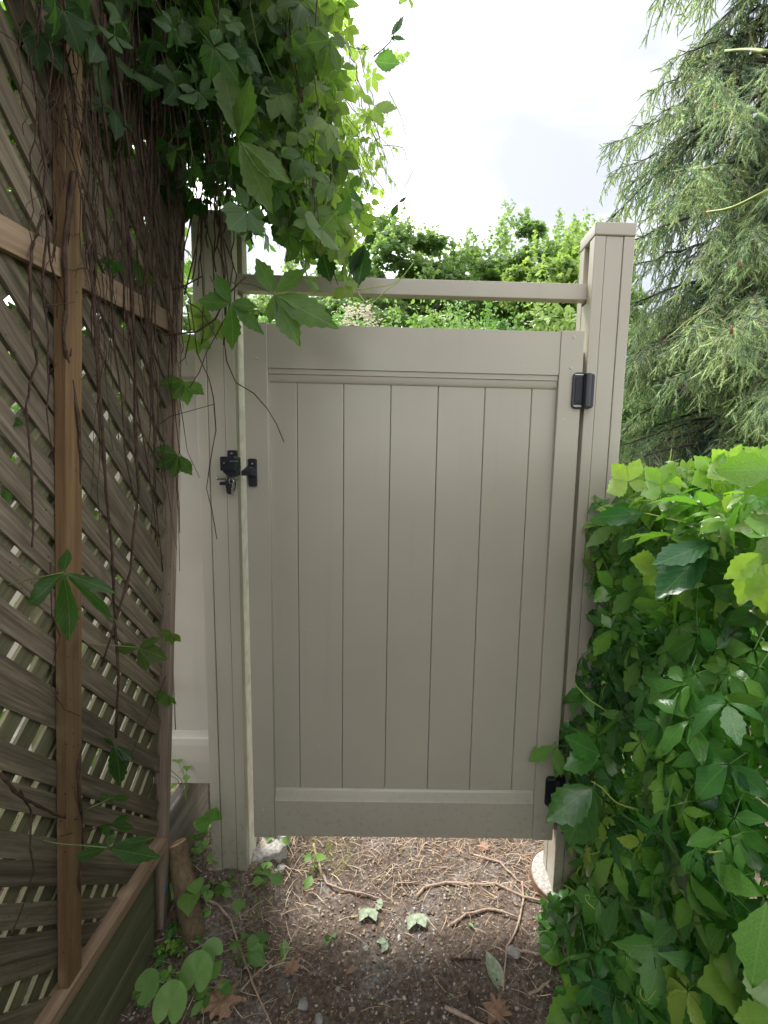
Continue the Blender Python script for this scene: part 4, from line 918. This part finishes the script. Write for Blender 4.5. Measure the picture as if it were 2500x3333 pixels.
fallen(755, 620, .05, 'chip', 'short splinter of tan wood on the path', -65, 'blade')
# stones
def stone(u, v, s_, label, mat='stone'):
    p = gpt(*GC(u, v), s_*.25); import bmesh
    bm = bmesh.new(); bmesh.ops.create_icosphere(bm, subdivisions=2, radius=s_*.5)
    a1, a2 = random.random()*6, random.random()*6
    for vt in bm.verts: vt.co *= 1 + .18*math.sin(3*vt.co.x/s_*2+a1) + .14*math.sin(5*vt.co.y/s_*2+a2) + random.uniform(-.06, .06); vt.co.z *= .6
    me = bpy.data.meshes.new('stone'); bm.to_mesh(me); bm.free(); o = link('stone', me, M[mat]); o.location = p; o.rotation_euler = (0, 0, random.random()*6); tag(o, label, 'stone', 'loose pale stones on the soil')
stone(605, 842, .028, 'whitish stone at the bottom edge of the path'); stone(537, 782, .032, 'knobbly white stone left of the bottom middle')
stone(440, 245, .034, 'pale grey stone among the weeds by the post'); stone(820, 518, .020, 'small grey stone in the middle of the path')
stone(1480, 560, .040, 'flat brown grey stone beside the upright twig'); stone(400, 205, .022, 'small grey stone behind the pale one')
stone(690, 700, .016, 'tiny white stone left of the path middle'); stone(950, 730, .014, 'tiny white stone right of the whitish ones')
for i, (x, y) in enumerate(((330, 95), (345, 60), (375, 75), (300, 110), (390, 55), (320, 70))): stone(x, y, (.024, .020, .030, .016, .026, .020)[i], ('broken white concrete lump nearest the left post', 'small concrete lump against the underside of the gate', 'largest white concrete lump beside the left post', 'smallest concrete crumb by the left post', 'concrete lump farthest right from the left post', 'middle sized concrete crumb between the larger lumps')[i], 'concrete')

# straw, flakes and pebbles nobody could count
def straw_template(): 
    v = np.array([(-.5, 0, 0), (.5, 0, .0), (-.5, .33, .04), (.5, .33, .04), (-.4, .66, .05), (.4, .66, .05), (0, 1, 0)], float); v[:, 0] *= .03; v[4:, 0] += .05; v[6, 0] += .1
    return v, np.array([(0, 1, 3), (0, 3, 2), (2, 3, 5), (2, 5, 4), (4, 5, 6)]), np.full((7, 2), .5)
def scatter(n, dens, zoff=.004):
    P = []
    while len(P) < n:
        x = RNG.uniform(-.82, 1.0, n); y = RNG.uniform(1.1, 2.6, n); k = RNG.random(n) < dens(x, y); P += list(zip(x[k], y[k]))
    P = np.array(P[:n]); return np.stack([P[:, 0], P[:, 1], gh(P[:, 0], P[:, 1]) + zoff], 1)
sg = lambda a: 1/(1+np.exp(-a))
d_straw = lambda x, y: np.clip(.05 + .95*sg((y-1.72)*16) + .5*np.exp(-((x+.5)/.14)**2) + .25*np.exp(-((x-.42)/.15)**2), 0, 1)
n = 6200; pp = scatter(n, d_straw); pp[:, 2] += RNG.uniform(0, .006, n)
so_ = Soup(); ang = RNG.uniform(0, 2*math.pi, n); dd = np.stack([np.cos(ang), np.sin(ang)*.8, RNG.normal(0, .12, n)], 1)
so_.add(*straw_template(), pp, frames(dd, rv(n, .3)+[0, 0, 1]), RNG.uniform(.025, .085, n), RNG.random(n), np.zeros(n)); so_.obj('dry_straw', M['straw'], None, 'stuff')
so_ = Soup(); n = 5200; pp = scatter(n, lambda x, y: .6 + 0*x, .003); ang = RNG.uniform(0, 6.28, n)
fl = (np.array([(-.5, -.5, 0), (.5, -.4, .1), (.4, .5, 0), (-.3, .45, .12), (0, .8, .05)]), np.array([(0, 1, 2), (0, 2, 3), (3, 2, 4)]), np.full((5, 2), .5))
so_.add(*fl, pp, frames(np.stack([np.cos(ang), np.sin(ang), 0*ang], 1), rv(n, .35)+[0, 0, 1]), RNG.uniform(.003, .010, n)*np.where(RNG.random(n) < .06, 1.9, 1), RNG.random(n), np.zeros(n)); so_.obj('leaf_litter', M['chip'], None, 'stuff')
ph = (1+5**.5)/2; iv = np.array([(-1, ph, 0), (1, ph, 0), (-1, -ph, 0), (1, -ph, 0), (0, -1, ph), (0, 1, ph), (0, -1, -ph), (0, 1, -ph), (ph, 0, -1), (ph, 0, 1), (-ph, 0, -1), (-ph, 0, 1)], float)/1.9
ifc = np.array([(0,11,5),(0,5,1),(0,1,7),(0,7,10),(0,10,11),(1,5,9),(5,11,4),(11,10,2),(10,7,6),(7,1,8),(3,9,4),(3,4,2),(3,2,6),(3,6,8),(3,8,9),(4,9,5),(2,4,11),(6,2,10),(8,6,7),(9,8,1)])
so_ = Soup()
for k in range(4):
    tv = iv * [1, RNG.uniform(.6, .9), RNG.uniform(.4, .7)] * (1+RNG.normal(0, .10, (12, 1))); n = 1400
    pp = scatter(n, lambda x, y: .35 + .6*np.exp(-((x-.02)/.22)**2), .001); so_.add(tv, ifc, np.full((12, 2), .5), pp, frames(rv(n)*[1, 1, .1], rv(n, .25)+[0, 0, 1]), RNG.gamma(2.2, .0011, n)+.0012, RNG.random(n), (RNG.random(n) < .06)*.7)
so_.obj('pebbles', M['pebble'], None, 'stuff', smooth=False)
# thin grass seen under the fence and beyond the gate
so_ = Soup()
def grass(n, x0, x1, y0, y1, z, h):
    pp = np.stack([RNG.uniform(x0, x1, n), RNG.uniform(y0, y1, n), np.full(n, z)], 1); d_ = rv(n, .45)+[0, 0, 1]
    so_.add(*straw_template(), pp, frames(d_, rv(n)), RNG.uniform(h*.5, h*1.3, n), RNG.random(n), RNG.random(n)*.5)
grass(2600, -1.9, -.87, 1.5, 3.6, .35, .09); grass(4200, -.8, 2.2, 2.2, 5, -.004, .08); grass(240, -.74, -.5, 1.45, 1.85, .01, .10); grass(160, -.55, -.2, 1.7, 1.95, .0, .07)
so_.obj('rough_grass', M['grass'], None, 'stuff')

# weeds, each a plant with its own leaves
WM = [tmesh('weed_leaf', t) for t in (leaflet(8, .34, True, .25, .2), leaflet(8, .42, False, .2, .25, .42), leaflet(7, .28, True, .3, .3))]
for me in WM: me.materials.append(M['weed'])
def weed(p, n, size, h, label, name='weed', cat='weed', group='small weeds along the path', young=.1, mesh=None):
    t = thing(name, p, label, cat, group)
    for i in range(n):
        a = random.uniform(0, 6.28); rr = random.uniform(.1, .7)*h; base = Vector((rr*math.cos(a), rr*math.sin(a), random.uniform(.35, 1)*h))
        MB().tube([(0, 0, -.01), (base.x*.3, base.y*.3, base.z*.6), tuple(base)], .0011, 4, False).obj('stalk', M['tendril2'], t, 0, True)
        o = bpy.data.objects.new('leaf', mesh or WM[i % 3]); COL.objects.link(o); o.parent = t; s_ = size*random.uniform(.7, 1.2)
        fr = frames(np.array([[math.cos(a), math.sin(a), random.gauss(-.1, .25)]]), np.array([[random.gauss(0, .25), random.gauss(-.25, .25), 1]]))[0]*s_
        o.matrix_basis = Matrix([[*fr[0], base.x], [*fr[1], base.y], [*fr[2], base.z], [0, 0, 0, 1]]); o.color = (young*random.uniform(0, 2), 0, 0, 1)
    return t
wl = [((420, 165), 7, .045, .05, 'low dark leafed weed under the left end of the gate'), ((595, 215), 4, .05, .06, 'single upright weed right of the dark leafed one'), ((265, 400), 7, .05, .09, 'broad leafed weed in the straw beside the log'),
 ((130, 400), 6, .045, .07, 'small bright weed between the log and the straw'), ((110, 180), 8, .04, .07, 'dark weed tucked under the grey plank end'), ((350, 350), 5, .05, .07, 'pale drooping weed right of the broad leafed one'),
 ((240, 650), 7, .055, .08, 'lobed weed right of the heart leaved plant'), ((130, 800), 8, .04, .05, 'low weed under the heart leaves'), ((330, 600), 4, .035, .03, 'tiny yellow green weed by the straw coloured stalk'),
 ((1620, 440), 5, .035, .04, 'small weed at the foot of the right post'), ((680, 500), 4, .025, .03, 'tiny dark weed on the open soil'), ((500, 70), 6, .04, .05, 'yellowish weed under the gate edge')]
for (x, y), n, s_, h, lb in wl: weed(gpt(*GC(x, y)), n, s_, h, lb)
# bindweed against the left post
bw = weed(Vector((-.775, 1.56, .10)), 9, .07, .17, 'bindweed with pale arrow shaped leaves beside the left post', 'bindweed', 'plant', None, .15, WM[1])
hero_leaf(bw, (705, 2725-100), 1.5, [(690, 2672, 0, .55)], mat='weed', young=.05); hero_leaf(bw, (633, 2690), 1.5, [(690, 2672, .0, .42)], mat='weed')
weed(Vector((-.80, 1.60, .40)), 7, .05, .17, 'slender sapling sprouting behind the grey plank', 'sapling', 'plant', None, .2)
# heart leaved plant
def heart(n=14):
    v = [(0, 0, -.02)]; P = []
    for i in range(n*2+1):
        t = -math.pi + 2*math.pi*i/(2*n); r = 1 - .55*math.exp(-((abs(t)-math.pi)/.32)**2); P.append((r*math.sin(t)*.95, -r*math.cos(t)*-1 if False else r*math.cos(t), .10*r*r + .02*math.sin(5*t)))
    v = [(0, -.15, -.03)] + [(x*.55, y*.5, z) for x, y, z in P] + [(x, y, z*1.0) for x, y, z in P]; m_ = len(P)
    f = [(0, 1+i, 2+i) for i in range(m_-1)] + [(1+i, 1+m_+i, 2+m_+i) for i in range(m_-1)] + [(1+i, 2+m_+i, 2+i) for i in range(m_-1)]
    vv = np.array(v)*.5; vv[:, 1] += .45; return vv, np.array(f), np.array([(.5+a[0]*.5, .5+a[1]*.5) for a in v])
HT = tmesh('heart_leaf', heart()); HT.materials.append(M['heart'])
hp = thing('heart_leaved_plant', (-.63, 1.30, .02), 'bright green plant with four round heart shaped leaves at the lattice foot', 'plant')
for (u, v, Yd, sz, yg_, rot) in ((640, 3165, 1.20, .098, .35, 0), (480, 3210, 1.16, .078, .25, 1.2), (555, 3265, 1.12, .095, .45, .0), (690, 3095, 1.26, .065, .3, -1)):
    c = at(u, v, Y=Yd); o = bpy.data.objects.new('leaf', HT); COL.objects.link(o); o.parent = hp; L = c - Vector(hp.location)
    fr = frames(np.array([[math.sin(rot)*.8, .5 if rot == 0 else .3, .55]]), np.array([[0, -.55, .8]]))[0]*sz
    base = L - Vector(fr[:, 1])*.45; o.matrix_basis = Matrix([[*fr[0], base.x], [*fr[1], base.y], [*fr[2], base.z], [0, 0, 0, 1]]); o.color = (yg_, 0, 0, 1)
    MB().tube([(0, 0, -.03), (base.x*.5, base.y*.4, base.z*.7), tuple(base)], .0016, 5).obj('stalk', M['tendril2'], hp, 0, True)
# low ground cover under the hedge and by the planks
so_ = Soup(); T = palmate(5, 5, .3, 77)
n = 90; pp = np.stack([RNG.uniform(.50, .78, n), RNG.uniform(1.05, 1.52, n), RNG.uniform(.01, .14, n)], 1); so_.add(*T, pp, frames(rv(n)*[1, 1, .2]+[-.4, -.3, 0], rv(n, .4)+[-.2, -.2, 1]), RNG.uniform(.045, .085, n), RNG.random(n), RNG.random(n)*.15)
n = 130; pp = np.stack([RNG.uniform(-.80, -.66, n), RNG.uniform(1.18, 1.8, n), RNG.uniform(.0, .07, n)], 1); so_.add(*T, pp, frames(rv(n)*[1, 1, .2], rv(n, .4)+[0, -.2, 1]), RNG.uniform(.02, .035, n), RNG.random(n), RNG.random(n)*.3)
so_.obj('ground_cover', M['creeper'], None, 'stuff')

# ================================================================== BACKGROUND TREES
def star(n=5):
    v = [(0, 0, 0)]; m_ = 2*n+1
    for i in range(m_): a = -2.5 + 5.0*i/(m_-1); r = (1 if i % 2 else .52); v.append((r*math.sin(a)*.55, .25+r*math.cos(a)*.6, -.12*r))
    return np.array(v), np.array([(0, i, i+1) for i in range(1, m_)]), np.full((m_+1, 2), .5)
oval = (np.array([(0, 0, 0), (.28, .4, .05), (0, 1, -.1), (-.28, .4, .05), (0, .45, -.02)]), np.array([(0, 1, 4), (1, 2, 4), (2, 3, 4), (3, 0, 4)]), np.full((5, 2), .5))
def broad(name, x, y, z0, top, w, nl, ls, mat, label, cat, group, tmpl, young=0., clumps=60, lead=True, trunk=True):
    t = thing(name, (x, y, 0), label, cat, group); Hc = (top+z0)/2; hz = (top-z0)/2
    if trunk:
        MB().tube(wiggle((0, 0, -.1), (0, 0, top*.75), 8, .03), [.13*w/1.5*(1-.7*k/8)+.01 for k in range(9)], 9).obj('trunk', M['tree_bark'], t, 0, True)
        for k in range(6):
            a = 6.28*k/6+random.random(); z_ = random.uniform(.25, .6)*top; MB().tube(wiggle((0, 0, z_), (math.cos(a)*w*.7, math.sin(a)*w*.7, z_+top*.25), 6, .03), [.05*(1-.7*j/6) for j in range(7)], 6).obj('limb', M['tree_bark'], t, 0, True)
    s_ = Soup(); C = []
    while len(C) < clumps:
        p = RNG.uniform(-1, 1, 3); r = np.linalg.norm(p)
        if r > 1 or r < .45 or p[1] > .75: continue
        if p[2] > 0: p[:2] *= 1
        C.append(p*[w, w, hz] + [0, 0, Hc])
    per = nl//clumps
    for c in C:
        r = RNG.uniform(.22, .42)*w*.62; q_ = rv(per); q_ /= np.linalg.norm(q_, axis=1, keepdims=True); q_[:, 2] = np.abs(q_[:, 2])*.9-.12
        rad = r*RNG.uniform(.55, 1.05, (per, 1)); pos = c + q_*rad*[1, 1, .8]; nr = q_*.7+[0, 0, .8]+rv(per, .35); dr = q_*[1, 1, .2] + rv(per, .5) + [0, 0, -.35]
        s_.add(*tmpl, pos, frames(dr, nr), RNG.uniform(.7, 1.25, per)*ls, np.clip(RNG.normal(RNG.uniform(.2, .8), .15, per), 0, .99), np.full(per, young)*RNG.uniform(.4, 1.4) + (q_[:, 2] > .5)*.12)
    if lead:
        for k in range(int(26*w)):
            a = random.random()*6.28; rr = w*math.sqrt(random.random())*.9; zb = Hc + hz*math.sqrt(max(0, 1-(rr/w)**2))*.92; nn = 46; tt = RNG.random(nn); hgt = random.uniform(.25, .6)
            base = np.array([rr*math.cos(a), rr*math.sin(a), zb]); pos = base + np.stack([RNG.normal(0, .06, nn)*(1.3-tt), RNG.normal(0, .06, nn)*(1.3-tt), tt*hgt], 1)
            s_.add(*tmpl, pos, frames(rv(nn, .8)+[0, 0, -.1], rv(nn, .5)+[0, -.3, .8]), RNG.uniform(.6, 1.05, nn)*ls*(1.15-.5*tt), RNG.random(nn)*.99, np.full(nn, .15+young))
    s_.obj('crown', M[mat], t, None)
    return t
ST_ = star()
tg = 'maple trees behind the gate'
for (u, v, Yd, w, lb, yg_) in ((1290, 740, 9.5, 1.5, 'loose topped maple just right of the hanging creeper', .05), (1080, 800, 10.5, 1.5, 'maple mostly hidden behind the hanging creeper', .05), (1400, 850, 11, 1.4, 'low maple in the dip of the tree line', .1),
        (1560, 800, 10.2, 1.5, 'mid height maple over the middle of the crossbar', .08), (1700, 722, 9.6, 1.6, 'tallest dark green maple left of the right post', .0), (1800, 790, 8.2, .9, 'bright yellow green maple beside the right post', .7), (1880, 745, 10.4, 1.6, 'maple peeping past the spruce above the right post', .1),
        (2150, 1100, 11, 2.0, 'dark maple almost hidden behind the spruce', .0), (700, 900, 11, 1.9, 'far maple behind the left post', .1)):
    p = at(u, v-38, Y=Yd); broad('maple_tree', p.x, Yd, .6, p.z-.14, w, 19000, .100, 'maple', lb, 'tree', tg, ST_, yg_, 80)
sg_ = 'shrubs behind the gate'
for (u, v, Yd, w, lb, yg_, ls) in ((1380, 1010, 4.8, .6, 'light green shrub behind the left of the crossbar gap', .35, .07), (1160, 1000, 4.4, .45, 'small shrub with cream flowers behind the gate', .15, .06), (1600, 1025, 5.6, .8, 'dark shrub in the middle behind the gate', .0, .07),
        (1790, 1000, 4.2, .42, 'pale lime shrub close by the right post', .8, .085), (1480, 1040, 5.0, .55, 'mid green shrub low behind the gate', .2, .065), (900, 1040, 5.2, .7, 'shrub behind the left end of the gate', .1, .07), (2060, 1250, 5.4, .9, 'dark shrub in the shade under the spruce', .0, .07)):
    p = at(u, v, Y=Yd); t = broad('garden_shrub', p.x, Yd, .2, p.z-.05, w, 4200, ls, 'shrub', lb, 'shrub', sg_, oval, yg_, 60, True, False)
    if 'cream' in lb:
        for k in range(5):
            q0 = at(1160+random.uniform(-30, 60), 1020+random.uniform(-15, 35), Y=3.9) - Vector(t.location); m = MB()
            for j in range(40): r_ = Vector((random.gauss(0, .035), random.gauss(0, .03), random.gauss(0, .03))) + q0; m.box(r_.x-.008, r_.x+.008, r_.y-.008, r_.y+.008, r_.z-.004, r_.z+.004)
            o = m.obj('flower_head', M['flower'], t); o['kind'] = 'stuff'
# low dark hedge line closing the garden far off
s_ = Soup(); n = 30000; pp = np.stack([RNG.uniform(-9, 12, n), RNG.uniform(12, 15, n), RNG.uniform(0, 1, n)**.7*3.9], 1); s_.add(*ST_, pp, frames(rv(n)+[0, 0, -.5], rv(n, .5)+[0, -.5, .7]), RNG.uniform(.16, .28, n), RNG.random(n), np.zeros(n))
s_.obj('far_woodland', M['maple'], None, 'stuff')

# ---- spruce
TX, TY = 2.95, 4.25
spr = thing('spruce_tree', (TX, TY, 0), 'big drooping spruce with light green tips beyond the right post', 'tree')
MB().tube([(0, 0, -.1), (.02, 0, 2), (-.02, .02, 4), (.02, 0, 6.5), (0, 0, 9)], [.17, .15, .13, .10, .04], 12).obj('trunk', M['tree_bark'], spr, 0, True)
def finger(seed):
    """a spruce shoot along +y: slim core with short needles standing off it"""
    rg = np.random.default_rng(seed); v = [(0, 0, 0)]; f = []
    for t, r in ((.3, .045), (.75, .04)):
        for j in range(3): a = 2.1*j+seed; v.append((r*math.cos(a), t, r*math.sin(a)))
    v.append((0, 1, 0))
    for j in range(3):
        k = (j+1) % 3; f += [(0, 1+j, 1+k), (1+j, 4+j, 4+k), (1+j, 4+k, 1+k), (4+j, 7, 4+k)]
    for i in range(20):
        t = rg.uniform(.02, .97); a = rg.uniform(0, 6.28); o = np.array([math.cos(a), 0, math.sin(a)]); sd = np.array([-math.sin(a), .2, math.cos(a)])*.020; L = rg.uniform(.13, .19)*(1.1-.35*t)
        c = np.array([0, t, 0]); e_ = c + o*L + np.array([0, L*.95, 0]); b_ = len(v); v += [tuple(c-sd), tuple(c+sd), tuple(e_)]; f.append((b_, b_+1, b_+2))
    return np.array(v), np.array(f), np.full((len(v), 2), .5)
FT = [finger(k) for k in range(5)]
s_ = Soup(); tw = MB(); FP, FD, FL, FY, FV = [], [], [], [], []
def spray(p, d, L, yg_, var): FP.append(tuple(p)); FD.append(tuple(d)); FL.append(L); FY.append(yg_); FV.append(var)
nb = 205; nx2 = 26
for b_ in range(nb+nx2):
    z_ = .35 + 6.7*((b_+random.random())/nb); az = random.uniform(math.pi*.60, math.pi*1.66) if b_ % 4 else random.uniform(0, 6.28)
    if b_ >= nb: z_ = random.uniform(1.3, 4.4); az = random.uniform(math.pi*1.22, math.pi*1.5)
    Lb = (2.30 - .21*z_)*random.uniform(.5, 1.12); dx, dy = math.cos(az), math.sin(az); bp = []
    up0 = random.uniform(-.05, .25); dr_ = random.uniform(.30, .75)
    for k in range(13):
        t = k/12; bp.append(Vector((dx*Lb*t, dy*Lb*t, z_ + up0*Lb*t - dr_*Lb*t**1.6 + .12*Lb*max(0, t-.75)*2)) + Vector((random.gauss(0, .018), random.gauss(0, .018), random.gauss(0, .012))))
    MB().tube(bp, [.017*(1-.88*k/12) for k in range(13)], 6).obj('limb', M['tree_bark'], spr, 0, True)
    side = Vector((-dy, dx, 0)); nsub = int(Lb/.030)
    for k in range(nsub):
        t = .12 + .88*(k+random.random())/nsub; i0 = min(int(t*12), 11); p = bp[i0].lerp(bp[i0+1], t*12-i0); sd = side*(1 if k % 2 else -1)
        ax = (bp[i0+1]-bp[i0]).normalized()
        for w_ in range(2):
            if random.random() < .75: spray(p, (ax*.8 + side*random.gauss(0, .6) + Vector((0, 0, random.uniform(-.5, .5)))).normalized(), random.uniform(.06, .10), .2 if t > .6 else 0, random.random()*.8)
        d = (Vector((dx, dy, 0))*random.uniform(.1, .8) + sd*random.uniform(.15, .95) + Vector((0, 0, -random.uniform(.3, 1.4)))).normalized(); L = random.uniform(.16, .52)*(1.15-.45*t)
        var = random.random()*.99; dead = random.random() < .12; outer = t > .5
        q_ = p; sub = [p]; ns = max(2, int(L/.075))
        for j in range(ns): d = (d + Vector((random.gauss(0, .1), random.gauss(0, .1), -.14))).normalized(); q_ = q_ + d*L/ns; sub.append(q_)
        if dead or random.random() < .3: tw.tube(sub, [.0035*(1-.8*j/ns) for j in range(ns+1)], 3, False)
        for j in range(ns):
            a_, c_ = sub[j], sub[j+1]; ddn = (c_-a_).normalized()
            if not dead: spray(a_, ddn, L/ns*1.15, .8 if (j == ns-1 and outer) else 0, var)
            for w_ in range(2):
                tt = a_.lerp(c_, random.random()); s2 = (ddn*.75 + Vector((random.gauss(0, .55), random.gauss(0, .55), random.gauss(-.25, .25)))).normalized(); l2 = random.uniform(.055, .11)
                if dead:
                    if random.random() < .6: tw.tube([tt, tt+s2*l2*.6, tt+s2*l2+Vector((0, 0, -.02))], [.0018, .0014, .0007], 3, False)
                else: spray(tt, s2, l2*1.1, (.9 if random.random() < .5 else .35) if outer else (.3 if random.random() < .25 else 0), (var+random.uniform(-.08, .08)) % .99)
FP, FD, FL, FY, FV = map(np.array, (FP, FD, FL, FY, FV)); NP = FP; FR = frames(FD, rv(len(FP)))
for k, T in enumerate(FT): ix = slice(k, None, 5); s_.add(*T, FP[ix], FR[ix], FL[ix], FV[ix], FY[ix])
s_.obj('crown', M['needle'], spr, None, smooth=False); print('fingers', len(NP))
o = tw.obj('bare_branchlets', M['dead_twig'], spr, 0, True); o['kind'] = 'stuff'
cm = MB(); cm.tube([(0, 0, 0), (0, 0, -.012), (0, 0, -.03), (0, 0, -.048)], [.003, .008, .009, .003], 8); cme = cm.mesh('cone'); cme.materials.append(M['cone'])
for i in range(14):
    u = random.uniform(2020, 2460); v = random.uniform(350, 1020); p = at(u, v, Y=random.uniform(2.75, 3.1)) - Vector((TX, TY, 0))
    # hang each cone from the nearest shoot
    j = int(np.argmin(np.sum((NP[::7]-np.array(p))**2, axis=1)))*7; o = bpy.data.objects.new('cone', cme); COL.objects.link(o); o.parent = spr; o.location = NP[j]; o.rotation_euler = (random.gauss(0, .2), random.gauss(0, .2), 0)
